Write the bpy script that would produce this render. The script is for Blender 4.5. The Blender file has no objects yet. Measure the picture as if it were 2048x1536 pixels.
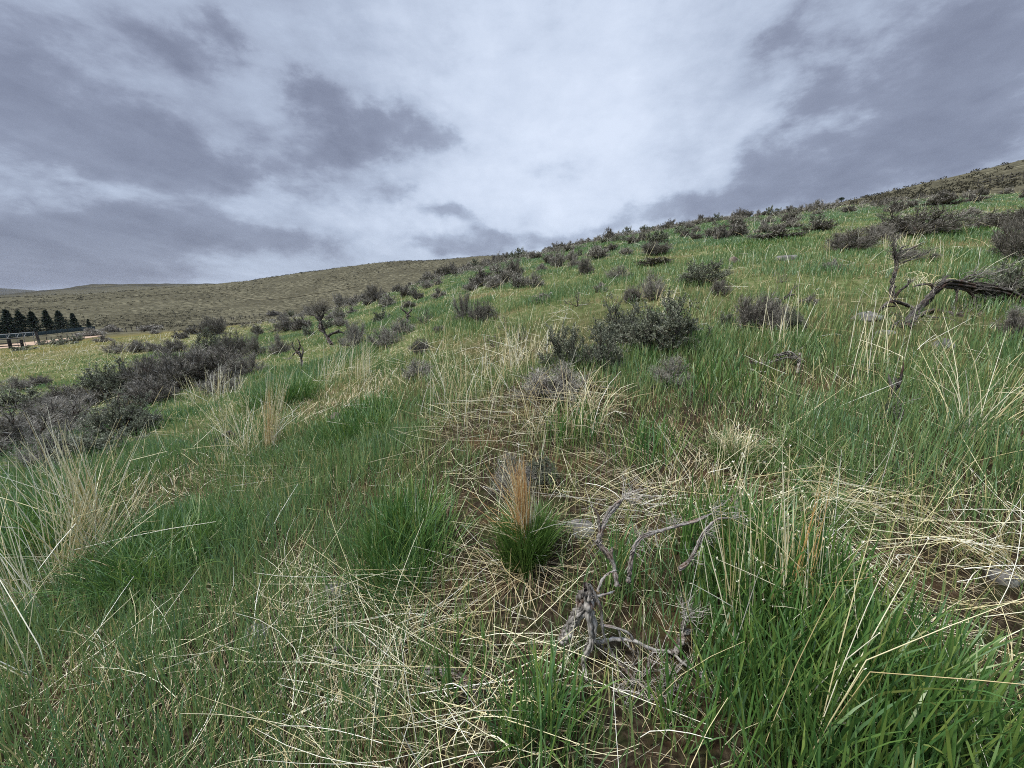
import bpy, math, random
import numpy as np
from mathutils import Vector

SC = bpy.context.scene
COL = SC.collection
RNG = np.random.default_rng(11)
random.seed(5)

# ------------------------------------------------------------------ camera
F = 800.0                       # focal length in pixels of the 2048 px photograph
HORIZON = 600.0
PITCH = math.atan((768 - HORIZON) / F)
H = 1.6                         # eye height
cd = bpy.data.cameras.new('camera')
cd.sensor_width = 36.0
cd.lens = F / 2048 * 36.0
cd.clip_start = 0.05
cd.clip_end = 20000
cam = bpy.data.objects.new('camera', cd)
COL.objects.link(cam)
cam.location = (0, 0, H)
cam.rotation_euler = (math.pi / 2 - PITCH, 0, 0)
SC.camera = cam
CP, SP = math.cos(PITCH), math.sin(PITCH)

def ray(px, py):
    """world direction with unit forward depth along the lens axis"""
    xc = (px - 1024) / F
    yc = (768 - py) / F
    return np.array([xc, CP + yc * SP, -SP + yc * CP])

def dirpx(px, py):
    d = ray(px, py)
    return math.atan2(d[0], d[1]), d[2] / math.hypot(d[0], d[1])

def at(px, py, depth):
    return np.array([0, 0, H]) + ray(px, py) * depth

# ------------------------------------------------------------------ noise on the ground
def _hash(ix, iy, seed):
    n = (ix.astype(np.int64) * 374761393 + iy.astype(np.int64) * 668265263 + seed * 144665) & 0x7fffffff
    n = ((n ^ (n >> 13)) * 1274126177) & 0x7fffffff
    return ((n ^ (n >> 16)) & 0xffff) / 65535.0

def vnoise(x, y, scale, seed=0):
    x = np.asarray(x, float) / scale; y = np.asarray(y, float) / scale
    ix = np.floor(x); iy = np.floor(y)
    fx = x - ix; fy = y - iy
    fx = fx * fx * (3 - 2 * fx); fy = fy * fy * (3 - 2 * fy)
    a = _hash(ix, iy, seed); b = _hash(ix + 1, iy, seed)
    c = _hash(ix, iy + 1, seed); d = _hash(ix + 1, iy + 1, seed)
    return a + (b - a) * fx + (c - a) * fy + (a - b - c + d) * fx * fy

def fnoise(x, y, scale, seed=0, octv=3):
    s = 0; amp = 1; tot = 0
    for k in range(octv):
        s = s + amp * vnoise(x, y, scale / 2 ** k, seed + k * 17); tot += amp; amp *= .5
    return s / tot

# ------------------------------------------------------------------ terrain: the hillside's profile along every bearing
def table(pts):
    a = sorted(dirpx(px, py) for px, py in pts)
    return np.array([p[0] for p in a]), np.array([p[1] for p in a])

NEAR = table([(-300, 735), (0, 700), (200, 680), (400, 662), (500, 649), (640, 626), (760, 592), (900, 547), (1040, 515), (1220, 476),
              (1400, 446), (1680, 414), (1850, 398), (2048, 388), (2400, 370)])
VAL = table([(-300, 664), (0, 658), (200, 656), (400, 652), (600, 640), (800, 600), (1040, 540), (1300, 480), (1600, 438), (1700, 416), (1850, 392), (2048, 366), (2400, 345)])
MID = table([(-300, 600), (0, 596), (200, 588), (330, 578), (400, 573), (500, 562), (600, 546), (700, 533), (800, 522), (960, 513), (1040, 511), (1160, 506), (1300, 480), (1600, 428),
             (1680, 406), (1760, 390), (1850, 368), (1950, 346), (2048, 322), (2400, 270)])
FAR = table([(-300, 598), (0, 591), (100, 580), (180, 571), (260, 568), (400, 568), (600, 568), (900, 560), (1040, 566), (1300, 575), (1680, 584), (2048, 590)])
BLUE = table([(-300, 570), (0, 576), (60, 580), (120, 586), (300, 590), (1040, 592), (2048, 592)])
RCT = (np.array([dirpx(p, 600)[0] for p in (0, 250, 500, 760, 1040, 1400, 1700, 2048)]), np.array([112, 100, 75, 52, 46, 50, 55, 60.]))
R3T = (np.array([dirpx(p, 600)[0] for p in (0, 900, 1300, 1680, 2048)]), np.array([520, 420, 300, 190, 190.]))
R2T = (np.array([dirpx(p, 600)[0] for p in (0, 900, 1300, 1680, 2048)]), np.array([235, 200, 140, 105, 105.]))

def elev(th, r):
    """tangent of the elevation of the ground seen from the eye, bearing th, horizontal distance r"""
    th = np.asarray(th, float); r = np.maximum(np.asarray(r, float), .02)
    th, r = np.broadcast_arrays(th, r)
    En = np.interp(th, *NEAR); Ev = np.interp(th, *VAL); Em = np.interp(th, *MID)
    Ef = np.interp(th, *FAR); Eb = np.interp(th, *BLUE)
    rc = np.interp(th, *RCT); r3 = np.interp(th, *R3T); r2 = np.interp(th, *R2T)
    k = H / rc ** 2
    near = En + 2 * np.sqrt(H * k) - k * r - H / r
    R = np.stack([np.log(rc), np.log(r2), np.log(r3), np.log(np.full_like(r, 950.)), np.log(np.full_like(r, 1700.)),
                  np.log(np.full_like(r, 2600.)), np.log(np.full_like(r, 5200.)), np.log(np.full_like(r, 12000.))])
    Z = np.stack([En, Ev, Em, np.minimum(Em, Ef) - .006, Ef, np.minimum(Ef, Eb) - .006, Eb, np.full_like(r, -.01)])
    d = np.diff(Z, axis=0) / np.diff(R, axis=0)
    m = np.zeros_like(Z)
    for i in range(1, len(Z) - 1):
        s = d[i - 1] * d[i] > 0
        m[i] = np.where(s, 2 * d[i - 1] * d[i] / np.where(s, d[i - 1] + d[i], 1), 0)
    lr = np.log(r)
    out = near.copy()
    for i in range(len(Z) - 1):
        hseg = R[i + 1] - R[i]
        t = (lr - R[i]) / hseg
        q = (t > 0) & (t <= 1)
        t = np.clip(t, 0, 1)
        v = ((2 * t ** 3 - 3 * t ** 2 + 1) * Z[i] + (t ** 3 - 2 * t ** 2 + t) * hseg * m[i] + (-2 * t ** 3 + 3 * t ** 2) * Z[i + 1] + (t ** 3 - t ** 2) * hseg * m[i + 1])
        out = np.where(q, v, out)
    return np.where(r > 12000, -.01, out)

def height(x, y):
    x = np.asarray(x, float); y = np.asarray(y, float)
    r = np.hypot(x, y); th = np.arctan2(x, y)
    z = H + elev(th, r) * r
    near = np.clip((70 - r) / 40, 0, 1)
    z = z + near * (.16 * (fnoise(x, y, 3.1, 3) - .5) + .07 * (fnoise(x, y, .7, 9) - .5))
    far = np.clip((r - 90) / 120, 0, 1) * np.clip((3000 - r) / 1500, 0, 1)
    z = z + far * r * .010 * (fnoise(x, y, 70, 21, 5) - .5)
    return z

_RS = np.geomspace(.35, 6000, 5000)
def ground(px, py):
    """the point of the ground a pixel of the photograph shows, and its depth"""
    th, e = dirpx(px, py)
    x = _RS * math.sin(th); y = _RS * math.cos(th)
    s = (height(x, y) - H) / _RS
    i = int(np.argmax(s >= e)) if (s >= e).any() else int(np.argmax(np.where(_RS < 130, s, -9)))
    p = np.array([x[i], y[i], float(height(x[i], y[i]))])
    return p, depth_of(p)

def depth_of(p):
    return p[1] * CP - (p[2] - H) * SP

# ------------------------------------------------------------------ meshes
class Acc:
    def __init__(self):
        self.v = []; self.q = []; self.t = []; self.c = []; self.n = 0
    def add(self, V, quads=None, tris=None, tint=None):
        V = np.asarray(V, np.float32).reshape(-1, 3)
        if quads is not None and len(quads): self.q.append(np.asarray(quads, np.int32).reshape(-1, 4) + self.n)
        if tris is not None and len(tris): self.t.append(np.asarray(tris, np.int32).reshape(-1, 3) + self.n)
        if tint is None: tint = np.full(len(V), .5)
        self.c.append(np.broadcast_to(np.asarray(tint, np.float32), (len(V),)).copy())
        self.v.append(V); self.n += len(V)
        return self
    def mesh(self, name, mats, smooth=True, split=None):
        V = np.concatenate(self.v)
        Q = np.concatenate(self.q) if self.q else np.zeros((0, 4), np.int32)
        T = np.concatenate(self.t) if self.t else np.zeros((0, 3), np.int32)
        me = bpy.data.meshes.new(name)
        me.vertices.add(len(V)); me.vertices.foreach_set('co', V.ravel())
        idx = np.concatenate([Q.ravel(), T.ravel()]).astype(np.int32)
        me.loops.add(len(idx)); me.loops.foreach_set('vertex_index', idx)
        tot = np.concatenate([np.full(len(Q), 4), np.full(len(T), 3)]).astype(np.int32)
        st = np.concatenate([[0], np.cumsum(tot)[:-1]]).astype(np.int32)
        me.polygons.add(len(tot)); me.polygons.foreach_set('loop_start', st)
        me.polygons.foreach_set('use_smooth', np.full(len(tot), smooth))
        a = me.attributes.new('tint', 'FLOAT', 'POINT'); a.data.foreach_set('value', np.concatenate(self.c))
        for m in (mats if isinstance(mats, (list, tuple)) else [mats]): me.materials.append(m)
        me.update(calc_edges=True)
        return me

def link(name, me, parent=None, loc=None):
    o = bpy.data.objects.new(name, me); COL.objects.link(o)
    if parent is not None: o.parent = parent
    if loc is not None: o.location = loc
    return o

def tag(o, label=None, cat=None, group=None, kind=None):
    if label: o['label'] = label
    if cat: o['category'] = cat
    if group: o['group'] = group
    if kind: o['kind'] = kind
    return o

def empty(name, loc):
    o = bpy.data.objects.new(name, None); COL.objects.link(o); o.location = loc
    o.empty_display_size = .1
    return o

def copy_tree(o, parent=None):
    c = o.copy(); COL.objects.link(c)
    if parent is not None: c.parent = parent
    for ch in list(o.children): copy_tree(ch, c)
    return c

def nrm(a):
    return a / np.maximum(np.linalg.norm(a, axis=-1, keepdims=True), 1e-9)

def tubes(acc, P, R, sides=4, tint=None, cap=False):
    """P (N,K,3) centre lines, R (N,K) radii"""
    P = np.asarray(P, float); R = np.broadcast_to(np.asarray(R, float), P.shape[:2])
    N, K, _ = P.shape
    T = nrm(np.gradient(P, axis=1))
    mean = nrm(T.mean(axis=1))
    ref = np.where(np.abs(mean[:, 2:3]) < .75, np.array([[0, 0, 1.]]), np.array([[1., 0, 0]]))[:, None, :]
    U = nrm(np.cross(T, np.broadcast_to(ref, T.shape)))
    W = np.cross(T, U)
    a = np.arange(sides) * 2 * math.pi / sides
    V = P[:, :, None, :] + R[:, :, None, None] * (np.cos(a)[None, None, :, None] * U[:, :, None, :] + np.sin(a)[None, None, :, None] * W[:, :, None, :])
    n0 = (np.arange(N) * K * sides)[:, None, None]
    k = (np.arange(K - 1) * sides)[None, :, None]
    s = np.arange(sides)[None, None, :]
    s2 = (s + 1) % sides
    q = np.stack([n0 + k + s, n0 + k + s2, n0 + k + sides + s2, n0 + k + sides + s], -1).reshape(-1, 4)
    if tint is None: tint = RNG.random(N)
    tv = np.repeat(np.asarray(tint), K * sides)
    acc.add(V.reshape(-1, 3), quads=q, tint=tv)

def blades(acc, root, h, w, az, lean, curve, tint, T=(0, .4, .75, 1), face=None):
    """flat tapering leaves: root (N,3), h length, w width, az lean bearing, lean/curve as shares of h"""
    N = len(root)
    d = np.stack([np.sin(az), np.cos(az), np.zeros(N)], -1)
    if face is None: face = az + math.pi / 2 + RNG.normal(0, .6, N)
    s = np.stack([np.sin(face), np.cos(face), np.zeros(N)], -1)
    L = len(T)
    V = np.zeros((N, 2 * (L - 1) + 1, 3))
    for i, t in enumerate(T):
        out = lean * t + curve * t * t
        up = t * np.sqrt(np.clip(1 - np.minimum(lean + curve * t, .97) ** 2, .05, 1)) - np.maximum(curve - .6, 0) * t ** 3 * .8
        c = root + (h * out)[:, None] * d
        c[:, 2] += h * up
        if i < L - 1:
            wt = (w * (1.0 - .45 * t * t) * (.75 if i == 0 else 1) * .5)[:, None]
            V[:, 2 * i] = c - s * wt; V[:, 2 * i + 1] = c + s * wt
        else:
            V[:, -1] = c
    n = V.shape[1]
    b = (np.arange(N) * n)[:, None]
    qs = []
    for i in range(L - 2):
        qs.append(np.concatenate([b + 2 * i, b + 2 * i + 1, b + 2 * i + 3, b + 2 * i + 2], 1))
    q = np.concatenate(qs) if qs else None
    t = np.concatenate([b + n - 3, b + n - 2, b + n - 1], 1)
    acc.add(V.reshape(-1, 3), quads=q, tris=t, tint=np.repeat(tint, n))

def smoothline(pts, rad, n=24, jitter=0.0, seed=0):
    """Catmull-Rom through pts with radii, resampled to n points"""
    pts = np.asarray(pts, float); rad = np.asarray(rad, float)
    if len(rad) == 2 and len(pts) > 2: rad = np.linspace(rad[0], rad[1], len(pts))
    P = np.concatenate([[2 * pts[0] - pts[1]], pts, [2 * pts[-1] - pts[-2]]])
    u = np.linspace(0, len(pts) - 1 - 1e-6, n)
    i = u.astype(int); t = (u - i)[:, None]
    p0, p1, p2, p3 = P[i], P[i + 1], P[i + 2], P[i + 3]
    out = .5 * (2 * p1 + (p2 - p0) * t + (2 * p0 - 5 * p1 + 4 * p2 - p3) * t ** 2 + (3 * p1 - p0 - 3 * p2 + p3) * t ** 3)
    r = np.interp(u, np.arange(len(rad)), rad)
    if jitter:
        g = np.random.default_rng(seed)
        out = out + g.normal(0, 1, out.shape) * (r * jitter)[:, None]
        r = r * (1 + g.normal(0, .12, n))
    return out, r

# ------------------------------------------------------------------ node helper
class NT:
    def __init__(self, tree): self.t = tree; self.N = tree.nodes; self.L = tree.links
    def new(self, typ, **kw):
        n = self.N.new(typ)
        for k, v in kw.items(): setattr(n, k, v)
        return n
    def put(self, sock, v):
        if isinstance(v, bpy.types.NodeSocket): self.L.new(v, sock)
        elif v is not None:
            if sock.type == 'RGBA' and len(v) == 3: v = (*v, 1)
            sock.default_value = v
    def m(self, op, a, b=None, c=None, clamp=False):
        n = self.new('ShaderNodeMath', operation=op, use_clamp=clamp)
        self.put(n.inputs[0], a); self.put(n.inputs[1], b)
        if c is not None: self.put(n.inputs[2], c)
        return n.outputs[0]
    def vm(self, op, a, b=None):
        n = self.new('ShaderNodeVectorMath', operation=op)
        self.put(n.inputs[0], a); self.put(n.inputs[1], b)
        return n.outputs[0]
    def noise(self, vec, scale, detail=4, rough=.5, dist=0.0):
        n = self.new('ShaderNodeTexNoise'); self.put(n.inputs['Vector'], vec)
        n.inputs['Scale'].default_value = scale; n.inputs['Detail'].default_value = detail
        n.inputs['Roughness'].default_value = rough; n.inputs['Distortion'].default_value = dist
        return n.outputs['Fac']
    def ramp(self, fac, stops, interp='LINEAR'):
        n = self.new('ShaderNodeValToRGB'); self.put(n.inputs[0], fac)
        cr = n.color_ramp; cr.interpolation = interp
        while len(cr.elements) < len(stops): cr.elements.new(.5)
        for e, (p, c) in zip(cr.elements, stops):
            e.position = p; e.color = (*c, 1) if len(c) == 3 else c
        return n.outputs[0]
    def mix(self, fac, a, b, blend='MIX'):
        n = self.new('ShaderNodeMix', data_type='RGBA', blend_type=blend)
        self.put(n.inputs[0], fac); self.put(n.inputs[6], a); self.put(n.inputs[7], b)
        return n.outputs[2]
    def maprange(self, v, a, b, c=0., d=1., smooth=True):
        n = self.new('ShaderNodeMapRange', interpolation_type='SMOOTHSTEP' if smooth else 'LINEAR')
        self.put(n.inputs['Value'], v)
        for k, x in zip(('From Min', 'From Max', 'To Min', 'To Max'), (a, b, c, d)): self.put(n.inputs[k], x)
        return n.outputs[0]

def newmat(name):
    m = bpy.data.materials.new(name); m.use_nodes = True
    m.node_tree.nodes.clear()
    nt = NT(m.node_tree)
    out = nt.new('ShaderNodeOutputMaterial')
    return m, nt, out

def leaf_mat(name, stops, trans=.3, gloss=.05, rough=.45, vary=.25, nscale=1.6):
    """thin plant matter: hue from a random value stored per leaf and slow patches over the ground"""
    m, nt, out = newmat(name)
    at_ = nt.new('ShaderNodeAttribute', attribute_name='tint')
    f = at_.outputs['Fac']
    if vary:
        geo = nt.new('ShaderNodeNewGeometry')
        ns = nt.noise(geo.outputs['Position'], nscale, 3)
        f = nt.m('ADD', f, nt.m('MULTIPLY', nt.m('SUBTRACT', ns, .5), vary * 2), clamp=True)
    col = nt.ramp(f, stops)
    d = nt.new('ShaderNodeBsdfDiffuse'); nt.put(d.inputs[0], col)
    sh = d.outputs[0]
    if trans:
        t = nt.new('ShaderNodeBsdfTranslucent'); nt.put(t.inputs[0], col)
        mx = nt.new('ShaderNodeMixShader'); mx.inputs[0].default_value = trans
        nt.L.new(sh, mx.inputs[1]); nt.L.new(t.outputs[0], mx.inputs[2]); sh = mx.outputs[0]
    if gloss:
        g = nt.new('ShaderNodeBsdfGlossy'); g.inputs['Roughness'].default_value = rough
        mx = nt.new('ShaderNodeMixShader'); mx.inputs[0].default_value = gloss
        nt.L.new(sh, mx.inputs[1]); nt.L.new(g.outputs[0], mx.inputs[2]); sh = mx.outputs[0]
    nt.L.new(sh, out.inputs[0])
    return m

def wood_mat(name, dark, light, rust=None, scale=60, along=(1, 1, .12), rough=.9, rustamt=.5):
    m, nt, out = newmat(name)
    tc = nt.new('ShaderNodeTexCoord')
    mp = nt.new('ShaderNodeMapping'); mp.inputs['Scale'].default_value = along
    nt.L.new(tc.outputs['Object'], mp.inputs[0])
    n1 = nt.noise(mp.outputs[0], scale, 5, .65, .3)
    n2 = nt.noise(tc.outputs['Object'], scale * .15, 3)
    at_ = nt.new('ShaderNodeAttribute', attribute_name='tint')
    f = nt.m('ADD', n1, nt.m('MULTIPLY', nt.m('SUBTRACT', at_.outputs['Fac'], .5), .35), clamp=True)
    col = nt.ramp(f, [(.3, dark), (.7, light)])
    if rust:
        col = nt.mix(nt.maprange(n2, .52, .62, 0, rustamt), col, rust)
    b = nt.new('ShaderNodeBsdfPrincipled'); nt.put(b.inputs['Base Color'], col); b.inputs['Roughness'].default_value = rough
    b.inputs['Specular IOR Level'].default_value = .2
    bp = nt.new('ShaderNodeBump'); bp.inputs['Strength'].default_value = .7; bp.inputs['Distance'].default_value = .004
    nt.L.new(n1, bp.inputs['Height']); nt.L.new(bp.outputs[0], b.inputs['Normal'])
    nt.L.new(b.outputs[0], out.inputs[0])
    return m
# ------------------------------------------------------------------ daylight: overcast sky with broken cloud, veiled sun
SUN_EL, SUN_AZ = math.radians(60), math.radians(-110)
wd = bpy.data.worlds.new('World'); SC.world = wd; wd.use_nodes = True
wt = NT(wd.node_tree); wd.node_tree.nodes.clear()
wo = wt.new('ShaderNodeOutputWorld'); bg = wt.new('ShaderNodeBackground')
sky = wt.new('ShaderNodeTexSky', sky_type='NISHITA'); sky.sun_disc = False
sky.sun_elevation = SUN_EL; sky.sun_rotation = SUN_AZ; sky.air_density = 1.0; sky.dust_density = 2.0
tc = wt.new('ShaderNodeTexCoord')
sx = wt.new('ShaderNodeSeparateXYZ'); wt.L.new(tc.outputs['Generated'], sx.inputs[0])
dx, dy, dz = sx.outputs
az = wt.m('ARCTAN2', dx, dy); el = wt.m('ARCSINE', dz)
# cloud deck coordinates: the direction met with a level layer, so banks narrow towards the horizon
den = wt.m('ADD', wt.m('MAXIMUM', dz, 0.0), .16)
cmb = wt.new('ShaderNodeCombineXYZ')
wt.L.new(wt.m('DIVIDE', dx, den), cmb.inputs[0]); wt.L.new(wt.m('DIVIDE', dy, den), cmb.inputs[1])
deck = cmb.outputs[0]
big = wt.noise(deck, .9, 7, .55, .3)
st = wt.new('ShaderNodeMapping'); st.inputs['Scale'].default_value = (1.5, .45, 1); wt.L.new(deck, st.inputs[0])
streak = wt.noise(st.outputs[0], 1.0, 6, .6, .2)
sq = wt.new('ShaderNodeMapping'); sq.inputs['Scale'].default_value = (1, 1, 2.1); wt.L.new(tc.outputs['Generated'], sq.inputs[0])
fine = wt.noise(sq.outputs[0], 7.0, 9, .60, .15)
fine2 = wt.noise(tc.outputs['Generated'], 3.2, 5, .55, .2)
wa = wt.noise(sq.outputs[0], 4.5, 9, .62)
wb_ = wt.noise(wt.vm('ADD', tc.outputs['Generated'], (7.3, 2.1, 4.4)), 6.5, 9, .62)
azw = wt.m('ADD', az, wt.m('MULTIPLY', wt.m('SUBTRACT', wa, .5), .15))
elw = wt.m('ADD', el, wt.m('MULTIPLY', wt.m('SUBTRACT', wb_, .5), .09))
def blob(cx, cy, ax_, ay_, half, wgt):
    """a bank of cloud centred on one direction, stretched towards another"""
    t0, e0 = dirpx(cx, cy); t1, e1 = dirpx(ax_, ay_)
    e0 = math.atan(e0); e1 = math.atan(e1)
    L = math.hypot(t1 - t0, e1 - e0); c, s = (t1 - t0) / L, (e1 - e0) / L
    u = wt.m('SUBTRACT', azw, t0); v = wt.m('SUBTRACT', elw, e0)
    a = wt.m('ADD', wt.m('MULTIPLY', u, c / L), wt.m('MULTIPLY', v, s / L))
    hv = half / 900
    b = wt.m('ADD', wt.m('MULTIPLY', u, -s / hv), wt.m('MULTIPLY', v, c / hv))
    q = wt.m('ADD', wt.m('MULTIPLY', a, a), wt.m('MULTIPLY', b, b))
    return wt.m('MULTIPLY', wt.m('POWER', 2.718, wt.m('MULTIPLY', q, -1)), wgt)
BLOBS = [(330, 300, 730, 405, 44, .95), (80, 225, 300, 290, 60, .5), (60, 50, 330, 70, 95, .42), (590, 168, 650, 172, 34, .75), (660, 200, 740, 205, 30, .6), (720, 245, 800, 250, 32, .65), (805, 215, 880, 195, 34, .7), (870, 275, 950, 296, 24, .8), (760, 290, 860, 300, 34, .6), (660, 320, 780, 335, 28, .4), (540, 250, 600, 262, 26, .35), (790, 385, 840, 388, 22, .22), (120, 325, 300, 350, 26, .35),
         (400, 105, 490, 130, 70, .38), (120, 475, 440, 500, 80, .8), (300, 428, 440, 440, 36, .6), (560, 482, 750, 496, 28, .75), (120, 550, 420, 560, 45, .5),
         (1930, 200, 2120, 120, 105, .75), (1750, 225, 1830, 190, 50, .4), (1790, 320, 2048, 250, 85, .85), (1660, 375, 1760, 350, 35, .5), (1680, 215, 1740, 150, 40, .4), (1640, 100, 1900, -20, 60, .5), (1950, 60, 2150, -20, 70, .35), (1560, 250, 1640, 160, 40, .22),
         (893, 430, 948, 440, 16, 1.1), (900, 490, 990, 505, 26, 1.0), (985, 466, 1035, 476, 16, .95), (1120, 338, 1215, 345, 26, .5), (1330, 418, 1420, 405, 24, .85), (1110, 486, 1210, 480, 22, .95), (1230, 455, 1290, 450, 16, .6), (800, 380, 850, 385, 20, .45), (440, 60, 490, 110, 34, .5), (330, 95, 400, 120, 30, .5), (1560, 60, 1640, 10, 40, .55), (1600, 215, 1680, 130, 34, .5),
         (1515, 330, 1575, 340, 30, .8), (1450, 402, 1620, 372, 28, .65), (1625, 300, 1690, 285, 24, .7)]
tot = None
for b in BLOBS:
    g = blob(*b); tot = g if tot is None else wt.m('ADD', tot, g)
bright = None
for b in [(1150, 330, 1420, 330, 190, 1.0), (1050, 60, 1400, 60, 200, .45), (760, 440, 980, 430, 70, .5)]:
    g = blob(*b); bright = g if bright is None else wt.m('ADD', bright, g)
n2 = wt.maprange(fine, .30, .70, 0, 1, smooth=False)
n3 = wt.maprange(fine2, .30, .70, 0, 1, smooth=False)
crisp = wt.maprange(wt.noise(sq.outputs[0], 15.0, 8, .62, .1), .3, .7, 0, 1, smooth=False)
mot = wt.m('ADD', wt.m('ADD', wt.m('MULTIPLY', n2, .85), wt.m('MULTIPLY', n3, .45)), wt.m('MULTIPLY', crisp, .40))                 # 0 to 1.7, about .85
gs = wt.m('MINIMUM', tot, 1.15)
dark = wt.maprange(wt.m('MULTIPLY', gs, wt.m('ADD', .24, mot)), .28, .98)
soft = wt.m('MULTIPLY', gs, .16)
lift = wt.m('MULTIPLY', bright, .37)
veil = wt.m('ADD', wt.m('ADD', wt.m('MULTIPLY', wt.m('SUBTRACT', n2, .5), .16), wt.m('MULTIPLY', wt.m('SUBTRACT', crisp, .5), .10)), wt.m('ADD', wt.m('MULTIPLY', wt.m('SUBTRACT', streak, .5), .62), wt.m('MULTIPLY', wt.m('SUBTRACT', n3, .5), .12)))
dens = wt.m('ADD', wt.m('SUBTRACT', wt.m('ADD', .43, veil), lift), wt.m('ADD', soft, wt.m('MULTIPLY', dark, .255)))
cov = wt.m('ADD', dens, 0.0, clamp=True)
CLOUD = [(0, (.615, .685, .815)), (.2, (.525, .595, .725)), (.42, (.385, .445, .565)), (.7, (.238, .270, .362)), (1, (.145, .163, .232))]
ccol = wt.ramp(cov, CLOUD)
# an overcast sky is about three times as bright overhead as low down
zen = wt.maprange(dz, .55, .95, 1.0, 4.3)
sc_ = wt.vm('SCALE', ccol); sc_.node.inputs['Scale'].default_value = 1; wt.L.new(wt.m('MULTIPLY', zen, .515), sc_.node.inputs['Scale'])
nis = wt.vm('SCALE', sky.outputs[0]); nis.node.inputs['Scale'].default_value = .05
fin = wt.mix(.93, nis, sc_)
wt.L.new(fin, bg.inputs['Color']); bg.inputs['Strength'].default_value = 1.0
wt.L.new(bg.outputs[0], wo.inputs[0])
wd.cycles.sampling_method = 'MANUAL'; wd.cycles.sample_map_resolution = 512

sl = bpy.data.lights.new('sun', 'SUN'); sl.energy = 2.2; sl.angle = math.radians(10); sl.color = (1.0, .96, .9)
so = bpy.data.objects.new('sun', sl); COL.objects.link(so)
sd = Vector((math.sin(SUN_AZ) * math.cos(SUN_EL), math.cos(SUN_AZ) * math.cos(SUN_EL), math.sin(SUN_EL)))
so.rotation_euler = sd.to_track_quat('Z', 'Y').to_euler(); so.location = (0, 0, 60)
SC.view_settings.view_transform = 'Standard'; SC.view_settings.look = 'None'
SC.view_settings.exposure = 1.25; SC.view_settings.gamma = 1.0; SC.view_settings.use_curve_mapping = False
SC.cycles.use_denoising = False
SC.cycles.filter_width = 1.0
SC.cycles.use_adaptive_sampling = False
# ------------------------------------------------------------------ spots of the hillside that differ: lush, bare, matted with old straw
def spots(lst):
    out = []
    for px, py, wpx, wgt, *asp in lst:
        p, d = ground(px, py)
        out.append((p[0], p[1], wpx / F * d * 1.12, wgt, asp[0] if asp else 1.0))
    return out
def spotval(S, x, y):
    v = np.zeros_like(np.asarray(x, float))
    for cx, cy, r, w, a in S:
        v = np.maximum(v, w * np.exp(-(((x - cx) / r) ** 2 + ((y - cy) / (r * a)) ** 2)))
    return v
LUSH = spots([(1560, 1250, 170, 1), (1450, 1120, 110, .8), (1640, 1440, 220, 1), (1820, 1500, 190, 1), (1360, 1460, 100, .45), (1250, 1170, 70, .5), (800, 1090, 85, .9), (290, 1120, 110, .9), (60, 1060, 110, .9),
              (420, 1090, 90, .6), (570, 800, 70, .9), (700, 850, 120, .6), (1150, 870, 90, .5), (1290, 910, 90, .5), (1080, 1470, 110, .6), (900, 1390, 120, .4), (1450, 770, 150, .45), (1600, 700, 110, .4),
              (1850, 760, 120, .3), (1420, 700, 100, .4), (1300, 740, 80, .4), (350, 840, 80, .5), (640, 600, 200, .5), (1250, 480, 300, .5), (1900, 470, 90, .8), (1950, 570, 60, .7), (1530, 490, 120, .6)])
BARE = spots([(930, 1080, 90, 1), (1000, 1190, 130, .9), (1130, 1130, 80, .6), (1450, 930, 110, .9), (1560, 950, 90, .7), (1840, 930, 110, .9), (1400, 880, 90, .6), (640, 1180, 70, .6), (720, 960, 120, .5),
              (1900, 1200, 120, .6), (1700, 610, 120, .8), (1580, 560, 140, .5), (1350, 560, 100, .5), (1290, 830, 80, .5), (1920, 1330, 120, .6), (480, 1230, 90, .5), (1700, 700, 120, .5), (120, 830, 80, .3), (1480, 640, 120, .8), (1250, 590, 110, .7), (1000, 700, 140, .6), (1850, 560, 120, .9), (1150, 655, 90, .6), (1760, 720, 150, .7), (1900, 640, 90, .7), (1400, 620, 90, .7), (1080, 560, 120, .5), (760, 720, 110, .5), (1650, 480, 110, .6)])
MATS = spots([(1820, 1080, 170, 1), (1900, 1010, 120, .7), (1980, 1180, 110, .9), (1850, 1330, 140, .8), (640, 1250, 170, .9), (830, 1250, 120, .9), (700, 1400, 230, .8), (900, 1440, 200, .8), (560, 960, 170, .7), (900, 930, 170, .5),
              (450, 930, 120, .7), (1250, 1020, 110, 1), (1350, 960, 120, .6), (1160, 900, 110, .6), (250, 1010, 130, .6), (150, 960, 130, .6), (1000, 830, 160, .7), (1120, 800, 100, .8), (1700, 820, 120, .7), (1600, 1000, 90, .4),
              (820, 740, 180, .6), (1700, 1010, 110, .7), (400, 1400, 200, .5), (150, 1400, 170, .5), (1150, 1450, 150, .5), (1950, 800, 130, .6), (700, 790, 150, .5)])

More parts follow.
